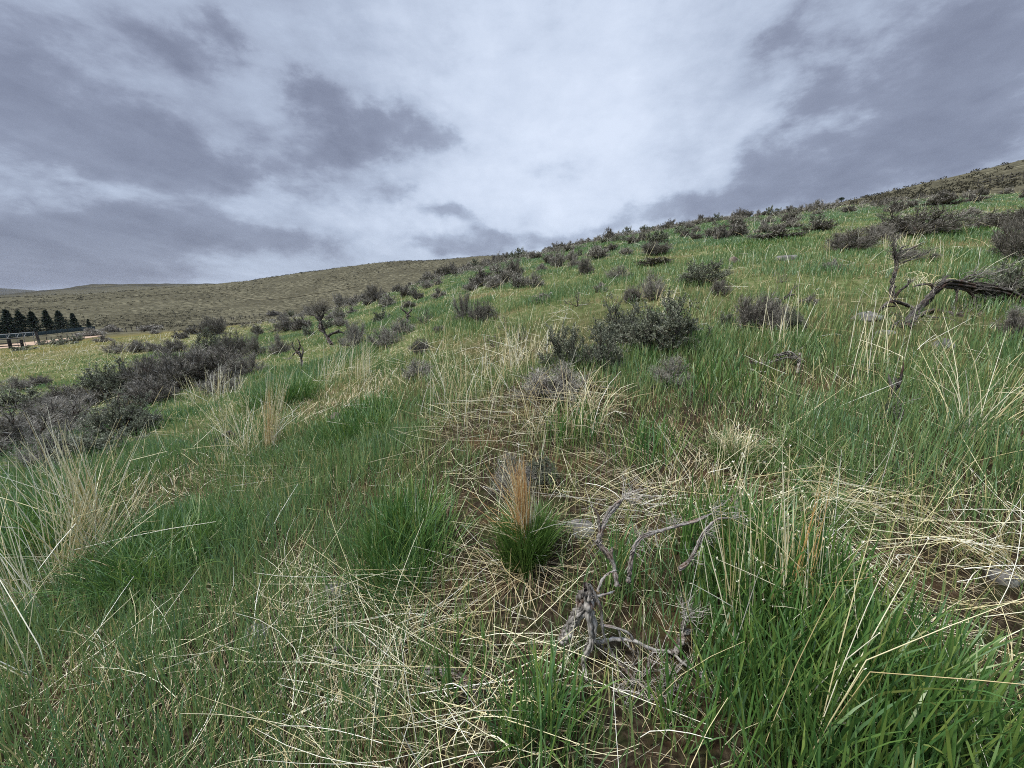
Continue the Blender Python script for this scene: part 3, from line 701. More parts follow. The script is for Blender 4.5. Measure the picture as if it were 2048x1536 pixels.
SEENAT = []
SL = [  # centre px, base py, width px, height px, kind, label
 (1322, 704, 130, 100, 'big', 'largest leafy sagebrush, broad grey-green crown in the middle of the hillside'),
 (1236, 690, 84, 84, 'big', 'leafy grey-green sagebrush crowded against the side of the largest sagebrush'),
 (1134, 738, 76, 82, 'live', 'upright dark leafy sagebrush standing below the largest sagebrush, behind brown hanging straw'),
 (1204, 738, 76, 80, 'live', 'leafy sagebrush with dry stalks through it, between the upright dark one and the largest'),
 (1226, 744, 32, 28, 'live', 'small leafy sagebrush sprig at the foot of the bushes below the largest sagebrush'),
 (1338, 770, 66, 52, 'grey', 'low bleached grey sagebrush alone in grass below the largest sagebrush'),
 (1110, 796, 120, 66, 'grey', 'brown dead sagebrush base under hanging straw, below the upright dark sagebrush'),
 (242, 794, 108, 70, 'big', 'rounded leafy sagebrush at the upper end of the dense valley-side thicket'),
 (346, 780, 110, 76, 'dark', 'wide bare grey-black sagebrush arching beside the rounded leafy one in the thicket'),
 (440, 758, 96, 62, 'dark', 'dense dark sagebrush in the middle of the long thicket'),
 (424, 712, 66, 52, 'live', 'dark green leafy sagebrush at the top of the long thicket'),
 (470, 716, 64, 50, 'dark', 'dark twiggy sagebrush wedged inside the top of the long thicket'),
 (512, 712, 44, 46, 'grey', 'fine-twigged grey sagebrush closing the uphill end of the long thicket'),
 (446, 784, 66, 46, 'grey', 'pale grey bare sagebrush at the lower edge of the long thicket, above straw stalks'),
 (560, 708, 44, 40, 'grey', 'small grey sagebrush between the long thicket and the leaning bare shrub'),
 (428, 672, 50, 38, 'dark', 'dark sagebrush standing just above the long thicket'),
 (516, 669, 24, 18, 'dark', 'little round dark sagebrush right above the long thicket'),
 (576, 662, 70, 30, 'dark', 'low dark spreading sagebrush beside the crown of the leaning bare shrub'),
 (34, 816, 80, 36, 'live', 'dark green sagebrush at the picture edge, behind the valley-side thicket'),
 (40, 780, 48, 26, 'grey', 'thin grey sagebrush on green flat just behind the thicket'),
 (80, 771, 30, 18, 'dark', 'small dark round sagebrush on green flat behind the thicket'),
 (146, 862, 118, 72, 'grey', 'bushy grey sagebrush in the middle of the valley-side thicket'),
 (256, 868, 110, 74, 'big', 'grey-green sagebrush at the near corner of the valley-side thicket, beside open grass'),
 (40, 900, 140, 88, 'grey', 'large grey sagebrush at the picture edge, behind the tall straw fan'),
 (200, 918, 110, 52, 'live', 'low leafy sagebrush at the very front of the valley-side thicket'),
 (110, 925, 90, 60, 'grey', 'grey sagebrush half hidden behind the tall straw fan'),
 (236, 707, 46, 24, 'grey', 'pale grey rounded sagebrush on yellow flat, above twin straw stalks'),
 (275, 705, 32, 24, 'fargrey', 'grey sagebrush on yellow flat, second of the row leading to the dark pair'),
 (304, 703, 32, 19, 'fargrey', 'flat grey sagebrush on yellow flat, third of the row leading to the dark pair'),
 (346, 704, 52, 24, 'dark', 'dark twiggy sagebrush ending the row on the yellow flat'),
 (362, 678, 30, 14, 'fardark', 'lower of the dark pair of sagebrush at the edge of the yellow flat'),
 (386, 670, 28, 17, 'fardark', 'upper of the dark pair of sagebrush at the edge of the yellow flat'),
 (182, 672, 44, 15, 'fargrey', 'pale grey sagebrush at the end of the dirt road'),
 (224, 664, 32, 14, 'fargrey', 'pale silvery sagebrush just above the end of the dirt road'),
 (302, 661, 38, 11, 'fargrey', 'low grey sagebrush beyond the yellow flat, under the hill'),
 (310, 668, 22, 9, 'fargrey', 'tiny flat grey sagebrush on the yellow flat, just below another low grey one'),
 (207, 684, 30, 13, 'fargrey', 'silvery ball of sagebrush alone on the yellow flat'),
 (128, 690, 48, 13, 'far', 'low green shrub near the dark posts, widest of the green ones'),
 (87, 690, 20, 9, 'far', 'small green shrub next to the leaning dark fence post'),
 (153, 684, 22, 13, 'far', 'bright green shrub on the bank at the dirt road'),
 (47, 701, 38, 9, 'far', 'flat grey-green shrub at the foot of the nearest dark post'),
 (712, 694, 56, 52, 'grey', 'grey twiggy sagebrush beside the stem of the leaning bare shrub'),
 (772, 691, 64, 34, 'grey', 'low half bare sagebrush in front of the round grey one with a dark snag'),
 (805, 669, 48, 32, 'grey', 'round grey sagebrush with a dark snag rising behind it'),
 (842, 708, 36, 28, 'dark', 'small dark sagebrush alone in grass below the round grey one'),
 (880, 668, 22, 14, 'dark', 'tiny dark sagebrush uphill from the round grey one with a snag'),
 (852, 648, 38, 31, 'dead', 'thin bare sagebrush uphill from the dark snag'),
 (838, 758, 54, 36, 'grey', 'brownish dead sagebrush under slanting straw in mid slope'),
 (748, 604, 38, 33, 'dark', 'tall dark sagebrush at the edge where green slope meets brown hill'),
 (776, 614, 34, 25, 'fargrey', 'grey fan-shaped sagebrush just below the tall dark edge one'),
 (682, 615, 30, 26, 'fargrey', 'grey sagebrush at the slope edge, above the crown of the leaning bare shrub'),
 (678, 640, 30, 24, 'fargrey', 'pale small sagebrush uphill beside the crown of the leaning bare shrub'),
 (812, 594, 28, 20, 'fardark', 'dark sagebrush in green grass, uphill of the tall dark edge one'),
 (836, 600, 24, 18, 'fardark', 'compact black sagebrush in bright grass, uphill of the tall dark edge one'),
 (877, 596, 28, 18, 'fargrey', 'soft grey round sagebrush near the compact black one'),
 (546, 630, 26, 9, 'fardark', 'flat dark sagebrush at the lowest part of the slope edge'),
 (928, 643, 40, 56, 'grey', 'tall brownish grey sagebrush, uphill half of the pair in mid slope'),
 (966, 646, 48, 40, 'dark', 'dark bushy sagebrush, downhill half of the pair in mid slope'),
 (1013, 663, 38, 36, 'dead', 'small half dead sagebrush with a black stick, beside the mid slope pair'),
 (990, 694, 30, 24, 'dead', 'black dead sagebrush snag standing in straw below the mid slope pair'),
 (1044, 680, 24, 30, 'dead', 'tiny black dead sprig in straw, under the leafy bushes uphill'),
 (957, 575, 30, 19, 'fardark', 'dark sagebrush, lower of two touching ones below the skyline dip'),
 (992, 577, 38, 24, 'fargrey', 'grey-topped sagebrush touching the dark one below the skyline dip'),
 (1028, 555, 42, 33, 'dark', 'tall splayed dark sagebrush under the point where three slopes meet'),
 (1068, 573, 36, 26, 'grey', 'brownish sagebrush in open green grass below the splayed dark one'),
 (1072, 518, 26, 16, 'fardark', 'round black sagebrush just under the skyline, darkest of its row'),
 (1118, 533, 34, 26, 'fargrey', 'grey sagebrush touching a dome-shaped one below the skyline'),
 (1148, 536, 27, 20, 'fargrey', 'dome-shaped grey-brown sagebrush below the skyline'),
 (1170, 548, 28, 30, 'dark', 'upright dark sagebrush with a crooked top, near the dome-shaped one'),
 (1201, 584, 24, 16, 'fargrey', 'small ragged sagebrush in grass, downhill of the compact grey one'),
 (1236, 559, 44, 25, 'grey', 'compact grey sagebrush with bristling top, alone in green grass'),
 (1156, 612, 42, 32, 'dead', 'brown leaning dead sagebrush lump in mid slope, uphill of the leafy bushes'),
 (1087, 604, 34, 15, 'fargrey', 'flat grey sagebrush lying in grass near the brown leaning dead one'),
 (1265, 604, 34, 30, 'dark', 'dark sagebrush right behind the largest sagebrush'),
 (1304, 600, 44, 52, 'grey', 'tall grey bare sagebrush directly uphill of the largest sagebrush'),
 (1406, 568, 76, 42, 'live', 'dark leafy sagebrush with many upright tips, alone on brown ground below the rocks'),
 (1311, 530, 54, 14, 'fardark', 'long flat dark sagebrush lying across the upper slope'),
 (1312, 510, 70, 28, 'dark', 'wide dark sagebrush clump in the upper slope just under the skyline'),
 (1265, 489, 26, 20, 'fardark', 'dark sagebrush a little above the wide dark clump'),
 (1222, 502, 28, 16, 'fardark', 'small dark sagebrush under the tallest skyline sprig'),
 (1252, 510, 30, 16, 'fargrey', 'grey sagebrush between the wide dark clump and the skyline sprig'),
 (1216, 480, 24, 26, 'fardark', 'tallest sprig of sagebrush breaking the skyline'),
 (1700, 500, 70, 46, 'dark', 'black dome of bare sagebrush beside the widest bare sagebrush'),
 (1755, 486, 54, 44, 'grey', 'grey bare sagebrush between the black dome and the widest bare sagebrush'),
 (1826, 471, 136, 62, 'dark', 'widest bare sagebrush, dark spreading arms high on the slope'),
 (1552, 664, 60, 60, 'grey', 'fine-twigged grey sagebrush with a dead limb pointing uphill'),
 (1510, 662, 72, 66, 'dark', 'dark twiggy sagebrush beside the one with a dead limb'),
 (1582, 666, 42, 44, 'live', 'small dark leafy sagebrush on the uphill flank of the grey one with a dead limb'),
 (1453, 658, 36, 28, 'live', 'small grey-green leafy sagebrush downhill of the dark twiggy one'),
 (1618, 612, 34, 18, 'fargrey', 'small faint sagebrush uphill of the one with a dead limb'),
 (1562, 565, 26, 24, 'dead', 'spindly black dead sagebrush on brown ground below the grey boulder'),
 (1440, 590, 36, 26, 'dark', 'small dark bare sagebrush downhill of the many-tipped leafy one'),
 (2010, 456, 96, 44, 'dark', 'dark bare sagebrush reaching in from the picture edge, high on the slope'),
 (2036, 524, 66, 112, 'dark', 'tall black sagebrush cut by the picture edge, above the fallen trunk'),
 (2010, 604, 104, 76, 'live', 'leafy grey-green sagebrush growing over the end of the twisted fallen trunk'),
 (2046, 684, 70, 66, 'dark', 'dark sagebrush at the picture edge, below the twisted fallen trunk'),
 (1580, 457, 46, 20, 'fargrey', 'grey sagebrush near the skyline, above the long low dark one'),
 (1636, 463, 62, 22, 'fardark', 'long grey-black sagebrush near the skyline, above the black dome'),
 (1552, 478, 94, 16, 'fardark', 'long low dark sagebrush stretched across the upper slope'),
 (1698, 426, 26, 17, 'fardark', 'dark sagebrush just below the lone round tree on the skyline'),
 (1790, 424, 32, 24, 'fardark', 'tall dark sagebrush on the crest behind the widest bare sagebrush'),
 (1880, 412, 70, 14, 'fardark', 'long dark strip of sagebrush at the foot of the upper hill'),
 (1945, 404, 50, 14, 'fardark', 'dark strip of sagebrush at the foot of the upper hill, nearer the picture edge'),
 (1940, 432, 40, 18, 'fargrey', 'brownish sagebrush in bright grass beyond the widest bare sagebrush'),
 (1470, 456, 40, 18, 'fardark', 'dark sagebrush breaking the skyline above the small rock'),
 (1388, 452, 34, 12, 'fargrey', 'grey sagebrush clump breaking the skyline above the many-tipped leafy one'),
 (1030, 985, 75, 75, 'grey', 'half dead sagebrush behind the golden-topped grass tuft'),
 (1082, 962, 52, 44, 'live', 'small grey-green leafy sage sprig behind the golden-topped grass tuft'),
 (300, 806, 90, 52, 'dark', 'dark bare sagebrush filling the gap between the rounded leafy one and the long thicket'),
 (386, 752, 90, 56, 'grey', 'tangled grey sagebrush between the arching bare one and the long thicket'),
 (150, 812, 90, 40, 'dark', 'dark sagebrush at the back of the valley-side thicket'),
 (80, 856, 90, 50, 'dark', 'dark sagebrush deep in the valley-side thicket, behind the large grey one'),
 (500, 748, 60, 40, 'grey', 'low grey sagebrush at the uphill foot of the long thicket'),
 (318, 770, 70, 54, 'live', 'green tinged leafy sagebrush behind the arching bare one'),
 (1660, 540, 30, 16, 'fargrey', 'small weathered sagebrush beside the blackened standing snag'),
 (1826, 520, 60, 26, 'grey', 'grey twiggy sagebrush behind the blackened standing snag'),
]
for px, py, w, h, key, label in SL:
    p, d = ground(px, py)
    W = w / F * d; Hh = h / F * d / max(.75, CP)
    q = p - np.array([0, 0, H]); SEENAT.append((q[0] / d * F, (q[1] * SP + q[2] * CP) / d * F, w * 1.1, h * 1.0, d))
    bush(p, max(W * (1.2 if d < 12 else 1.0), .12), max(Hh * (.92 if py > 530 else .74) + .02, .1), key, label, cat='sagebrush')

# the many small ones that nothing tells apart: the rows along the crest and the slope behind
FILL = [0]
HIDDEN = {16, 20, 57, 76, 92, 166, 17, 53, 60, 71, 74, 89, 10, 13, 25, 82, 30, 102, 106, 170, 52, 56, 58, 69, 77, 91, 96, 33}
def fill(n, pxr, pyr, wr, key, label, group, seed, tries=4000, edge=None):
    g = random.Random(seed); k = 0
    for _ in range(tries):
        if k >= n: break
        px = g.uniform(*pxr)
        if edge is not None:
            x0 = math.tan(0); th, e = dirpx(px, 600)
            # distance measured in shares of the crest distance along this bearing
            rc = float(np.interp(th, *RCT)); r = rc * g.uniform(*edge)
            x, y = r * math.sin(th), r * math.cos(th); p = np.array([x, y, float(height(x, y))]); d = depth_of(p)
        else:
            p, d = ground(px, g.uniform(*pyr))
        if any((p[0] - a) ** 2 + (p[1] - b) ** 2 < (.42 * c) ** 2 for a, b, c in SAGES): continue
        w = g.uniform(*wr); hh = w * g.uniform(.5, .78)
        # skip the ones the slope or its grass would hide
        R_ = math.hypot(p[0], p[1]); tt = np.linspace(.25, .99, 60)
        if np.max((height(p[0] * tt, p[1] * tt) + .10 - H) / (R_ * tt)) > (p[2] + .55 * hh - H) / R_: continue
        q = np.array([0, 0, -H]) + p; dd = depth_of(p); ix, iy = q[0] / dd * F, (q[1] * SP + q[2] * CP) / dd * F
        if edge[1] > .6 and 1645 < px < 1716: continue            # keeps the lone tree in sight
        wp, hp = w / dd * F, hh / dd * F
        if any(abs(ix - a) < .45 * (c if dd > e_ else wp) and b - .2 * hp < iy + .5 * hp < b + f_ for a, b, c, f_, e_ in SEENAT): continue
        SEENAT.append((ix, iy, wp, hp, dd))
        kk = g.choice(key); k += 1; FILL[0] += 1
        if FILL[0] in HIDDEN: continue                          # lost behind the others
        FILL.append((FILL[0], bush(p, w, hh, kk, label, group).name))
    return k
FK = ['fargrey', 'fardark', 'fardark', 'fargrey', 'far']
fill(56, (1050, 1700), None, (.5, 1.15), FK, 'small dark sagebrush in the dense row along the skyline of the green slope', 'sagebrush along the green slope skyline', 1, edge=(.74, 1.02))
fill(60, (560, 1050), None, (.6, 1.35), FK, 'small grey sagebrush in the dense band where the green slope meets the brown hill', 'sagebrush band against the brown hill', 2, edge=(.62, 1.02))
fill(28, (1080, 1700), None, (.45, .95), FK, 'small scattered sagebrush in grass a little below the slope skyline', 'scattered sagebrush on the upper slope', 3, edge=(.34, .74))
fill(18, (560, 1050), None, (.45, 1.0), FK, 'small scattered sagebrush in grass below the band against the brown hill', 'scattered sagebrush on the lower slope', 4, edge=(.26, .6))
fill(16, (1700, 2048), None, (.5, 1.0), ['fardark', 'fargrey', 'fardark'], 'small dark sagebrush at the foot of the steeper brown upper hill', 'sagebrush at the foot of the upper hill', 5, edge=(.5, 1.05))

# the rest of the same kind, tiny on the upper slope
def more_sage():
    g = np.random.default_rng(91); acc = Acc(); n = 900
    th = np.concatenate([g.uniform(-.62, .8, n)]); rc = np.interp(th, *RCT); r = rc * g.uniform(.55, 1.06, n)
    x, y = r * np.sin(th), r * np.cos(th); keep = fnoise(x, y, 9, 71, 3) > .44
    x, y = x[keep], y[keep]; n = len(x); m = 90
    w = np.repeat(g.uniform(.35, .8, n), m); a = g.uniform(0, 6.28, n * m); t = g.uniform(.1, 1.4, n * m)
    c = np.repeat(np.stack([x, y, height(x, y)], -1), m, 0)
    d = np.stack([np.sin(a) * np.sin(t), np.cos(a) * np.sin(t), np.cos(t)], -1)
    p = c + d * (w * g.uniform(.15, .5, n * m))[:, None]
    leafquads(acc, p, nrm(d + g.normal(0, .35, d.shape)), w * .2, w * .035, g, np.clip(np.repeat(g.random(n), m) * .5 + g.normal(.1, .16, n * m), 0, 1))
    tag(link('small_sagebrush', acc.mesh('small_sagebrush', M_TWIG)), 'countless tiny grey sagebrush speckling the upper slope between the larger ones', 'sagebrush', None, 'stuff')
more_sage()
# far slopes: dark scrub that nobody could count
def far_scrub():
    g = np.random.default_rng(77)
    acc = Acc()
    n = 60000
    th = g.uniform(-1.15, 1.15, n); r = np.exp(g.uniform(np.log(90), np.log(900), n))
    r2 = np.interp(th, *RCT) * 1.5
    x, y = r * np.sin(th), r * np.cos(th)
    pat = fnoise(x, y, 45, 61, 3)
    ok = (r > r2) & (g.random(n) < np.clip((pat - .36) * 3, .06, 1) * np.where(th > .55, .3, 1)) & ~((x < -22) & (r < 190) & (g.random(n) < .93))
    x, y, r = x[ok], y[ok], r[ok]; n = len(x)
    z = height(x, y)
    w = g.uniform(.5, 1.5, n) * np.maximum(1, (r / 260) ** .5); hh = w * g.uniform(.35, .6, n)
    m = 16
    c = np.repeat(np.stack([x, y, z], -1), m, 0)
    a = g.uniform(0, 6.28, n * m); rr = np.sqrt(g.random(n * m)) * .5; up = g.random(n * m)
    W = np.repeat(w, m); Hh = np.repeat(hh, m)
    p = c + np.stack([np.sin(a) * rr * W, np.cos(a) * rr * W, up * np.sqrt(1 - (rr * 1.9) ** 2 * .9) * Hh * .8], -1)
    d = nrm(g.normal(0, .7, p.shape) + [0, 0, .5])
    leafquads(acc, p, d, W * .30, W * .20, g, np.clip(np.repeat(g.random(n), m) + g.normal(0, .12, n * m), 0, 1))
    tag(link('distant_scrub', acc.mesh('distant_scrub', M_DARKSCRUB)), 'dark specks of scrub scattered over the far brown hills', 'scrub', None, 'stuff')
    print('scrub', n)
M_DARKSCRUB = leaf_mat('far_scrub', [(0, (.030, .030, .020)), (.5, (.060, .056, .040)), (1, (.11, .10, .065))], .05, .0, .6, .1)
far_scrub()
# ------------------------------------------------------------------ dead wood
M_DEAD = wood_mat('weathered_wood', (.050, .043, .036), (.34, .32, .288), (.115, .045, .022), 90, (1, 1, .2), .85, .35)
M_BARK = wood_mat('charred_wood', (.016, .014, .012), (.135, .12, .105), (.07, .032, .018), 55, (1, 1, .25), .9, .45)
M_BRANCH = wood_mat('peeling_branch', (.045, .033, .026), (.29, .27, .242), (.11, .05, .026), 110, (1, 1, 1), .85, .45)
M_FINE = leaf_mat('bleached_twig', [(0, (.15, .13, .11)), (.5, (.26, .238, .205)), (1, (.46, .43, .38))], 0, .02, .6, .1)

def frompx(pts, sx, sy, ox, oy, depth):
    """pixel polyline (zoomed crop) at depths along the lens axis -> world points kept above the soil"""
    out = []
    for q in pts:
        px = ox + q[0] / sx; py = oy + q[1] / sy
        d = depth(px, py) if callable(depth) else depth
        if len(q) > 2: d += q[2]
        p = at(px, py, d)
        gz = float(height(p[0], p[1]))
        k = 0
        while p[2] < gz + .004 and k < 60:
            d *= .985; p = at(px, py, d); gz = float(height(p[0], p[1])); k += 1
        out.append(p)
    return np.array(out)

def limb(acc, pts, r0, r1, n=30, sides=8, jit=.12, seed=0, base=None):
    P, R = smoothline(pts, (r0, r1) if not hasattr(r0, '__len__') else r0, n, jit, seed)
    if base is not None: P = P - base
    R = R * np.interp(np.arange(n), [0, n - 5, n - 1], [1, 1, .12])
    tubes(acc, P[None], R[None], sides, tint=[np.random.default_rng(seed).random()])
    # flatten the last ring so ends do not gape
    return P

def strands(acc, pts, r0, r1, k=4, n=34, seed=0, base=None, spread=1.0, sides=6):
    """a limb of twisted strands, the way old sage trunks split"""
    P, R = smoothline(pts, (r0, r1), n, .06, seed)
    if base is not None: P = P - base
    T = nrm(np.gradient(P, axis=0)); ref = np.array([.2, .3, 1.0]); U = nrm(np.cross(T, ref)); W = np.cross(T, U)
    R = R * np.interp(np.arange(n), [0, n - 6, n - 1], [1, 1, .15])
    g = np.random.default_rng(seed)
    u = np.linspace(0, 1, n)
    for i in range(k):
        ph = i / k * 6.283 + u * g.uniform(1.5, 3.0)
        off = R * .62 * spread * (1 + .3 * np.sin(u * g.uniform(6, 14) + i) + np.interp(u, np.linspace(0, 1, 12), g.normal(0, .22, 12)))
        Q = P + off[:, None] * (np.cos(ph)[:, None] * U + np.sin(ph)[:, None] * W)
        tubes(acc, Q[None], (R * g.uniform(.22, .52) * (1 + .08 * np.sin(u * g.uniform(12, 25) + i)))[None], sides, tint=[g.random()])

def fan(acc, root, direction, n, L, spread, rad, seed, base=None, fork=2):
    """a spray of fine bare twigs"""
    g = np.random.default_rng(seed)
    d = nrm(np.asarray(direction, float)[None] + g.normal(0, spread, (n, 3)))
    l = L * g.uniform(.45, 1.15, n)
    r0 = np.asarray(root, float)[None] + g.normal(0, L * .06, (n, 3))
    if base is not None: r0 = r0 - base
    K = 5; t = np.linspace(0, 1, K)
    P = r0[:, None] + d[:, None] * (l[:, None] * t)[..., None]
    P[:, 1:] += np.cumsum(g.normal(0, 1, (n, K - 1, 3)) * (l * .085)[:, None, None], 1)
    tubes(acc, P, rad * np.linspace(1, .4, K)[None] * g.uniform(.7, 1.2, (n, 1)), 3)
    if fork:
        i = np.repeat(np.arange(n), fork); m = len(i)
        k = g.integers(1, K - 1, m)
        q0 = P[i, k]; d2 = nrm(d[i] + g.normal(0, .55, (m, 3))); l2 = l[i] * g.uniform(.2, .5, m)
        t = np.linspace(0, 1, 3)
        Q = q0[:, None] + d2[:, None] * (l2[:, None] * t)[..., None]
        tubes(acc, Q, rad * .7 * np.linspace(1, .4, 3)[None] * np.ones((m, 1)), 3)

# --- the bleached dead sagebrush in the foreground
def dead_front():
    S = 2.742; ox, oy = 1040, 860
    bp, bd = ground(1186, 1335)
    e = empty('dead_sagebrush', bp); B = bp
    def dep(px, py): return bd * (1 + .0 * px) - (1335 - py) / 300 * .05 * bd + max(0, (py - 1335)) * -.0012
    f = lambda pts: frompx(pts, S, S, ox, oy, dep)
    pm = 1 / F * bd / S            # metres per crop pixel
    tr = Acc()
    strands(tr, f([(372, 905), (382, 1000), (398, 1100), (388, 1170), (352, 1245), (350, 1310), (366, 1385)]), 29 * pm, 9 * pm, 10, 40, 1, B, 1.1, 6)
    strands(tr, f([(385, 890, .03), (335, 985, .04), (285, 1065, .05), (240, 1140, .05), (236, 1180, .05)]), 33 * pm, 20 * pm, 11, 36, 2, B, 1.25, 6)
    limb(tr, f([(378, 850), (384, 905), (372, 930)]), 11 * pm, 20 * pm, 14, 7, .1, 3, B)
    link('stump', tr.mesh('stump', M_DEAD), e)
    lims = [([(380, 850), (420, 920), (447, 1000), (450, 1070), (462, 1135), (500, 1210), (550, 1290), (620, 1360), (690, 1420), (722, 1465), (800, 1490), (885, 1492)], 10, 5, 50),
            ([(420, 1165, .02), (520, 1150, .02), (620, 1155), (720, 1200), (830, 1222), (900, 1285), (985, 1330), (1075, 1330), (1160, 1352)], 12, 5, 46),
            ([(455, 1070), (540, 1090), (600, 1120), (625, 1160), (700, 1190)], 8, 7, 26), ([(540, 1090), (565, 1160), (640, 1222)], 6, 3, 18),
            ([(985, 1330), (1010, 1380), (1050, 1430)], 7, 3, 14),
            ([(420, 1170, .03), (500, 1230, .02), (560, 1300, .01), (640, 1390)], 9, 5, 26), ([(545, 1330), (580, 1385), (592, 1478)], 7, 4, 20),
            ([(425, 885, .03), (462, 805, .04), (510, 775, .05), (535, 772, .06)], 8, 5, 20), ([(405, 915, .02), (490, 895, .05), (520, 880, .08)], 9, 4, 16)]
    for i, (pts, a, b, n) in enumerate(lims):
        ac = Acc(); limb(ac, f(pts), a * .9 * pm, b * .85 * pm, n, 6, .2, 20 + i, B); 
        strands(ac, f(pts), a * .7 * pm, b * .6 * pm, 4, n + 10, 60 + i, B, 1.35, 4)
        link('branch', ac.mesh('branch', M_DEAD), e)
    rust = [([(532, 852, .10), (516, 750, .12), (482, 682, .13), (430, 622, .14), (440, 570, .14), (470, 490, .15), (512, 430, .16), (572, 372, .17)], 13, 15, 44),
            ([(436, 565, .14), (430, 475, .14), (396, 418, .14)], 8, 5, 16), ([(500, 700, .13), (505, 640, .13)], 9, 9, 8),
            ([(592, 835, .12), (606, 750, .13), (620, 655, .14), (662, 592, .15), (740, 562, .16), (850, 530, .17), (960, 500, .18), (1000, 482, .18), (1060, 452, .19)], 12, 8, 44),
            ([(868, 762, .1), (930, 712, .11), (972, 640, .13), (1012, 560, .14), (1080, 492, .16), (1170, 480, .18)], 11, 6, 30),
            ([(845, 1222, .0), (872, 1180, .01), (892, 1120, .02), (902, 1020, .03)], 20, 15, 22), ([(890, 1110, .02), (930, 1105, .03), (960, 1090, .03)], 14, 8, 8)]
    rp = []
    for i, (pts, a, b, n) in enumerate(rust):
        ac = Acc(); P = f(pts); rp.append(P); limb(ac, P, a * .8 * pm, b * .8 * pm, n, 7, .2, 40 + i, B); strands(ac, P, a * .95 * pm, b * .85 * pm, 5, n + 10, 80 + i, B, 1.3, 4)
        link('branch', ac.mesh('branch', M_BRANCH), e)
    R = np.array([1., 0, 0]); U = np.array([0, .1, 1.])
    tw = [(rp[0][-1], R * .8 + U * .5, 22, 170, .6), (rp[0][-1], R * 1.1 + U * .1, 10, 300, .25), (rp[0][5], -R * .3 + U, 8, 90, .7), (rp[1][-1], U, 6, 60, .8), (rp[3][-1], R + U * .3, 18, 140, .75), (rp[3][3], R * .3 + U, 16, 100, .8),
          (rp[3][5], U, 16, 90, .7), (rp[4][-1], R, 14, 110, .8), (rp[4][3], R + U * .1, 16, 120, .8), (rp[5][-1], R * .8 + U * .7, 26, 150, .65), (rp[4][1], R, 12, 90, .9), (rp[0][3], U * .5 - R, 10, 70, .9), (rp[3][4], -U, 12, 80, .9), (rp[3][2], R, 10, 80, .9)]
    ac = Acc()
    for i, (p, d, n, L, s) in enumerate(tw): fan(ac, p, d, n, L * pm, s, .0011, 300 + i, B)
    q = f([(700, 1330), (780, 1400), (620, 1300), (800, 1340), (850, 1420), (520, 1420)])
    for i, p in enumerate(q): fan(ac, p, (R * (1 if i % 2 else -.3) + np.array([0, 0, .1])), 16, 190 * pm, .6, .0013, 330 + i, B)
    link('twigs', ac.mesh('twigs', M_FINE), e)
    tag(e, 'bleached dead sagebrush with split stump and twisted rusty branches, among lush tall grass', 'dead shrub')
dead_front()

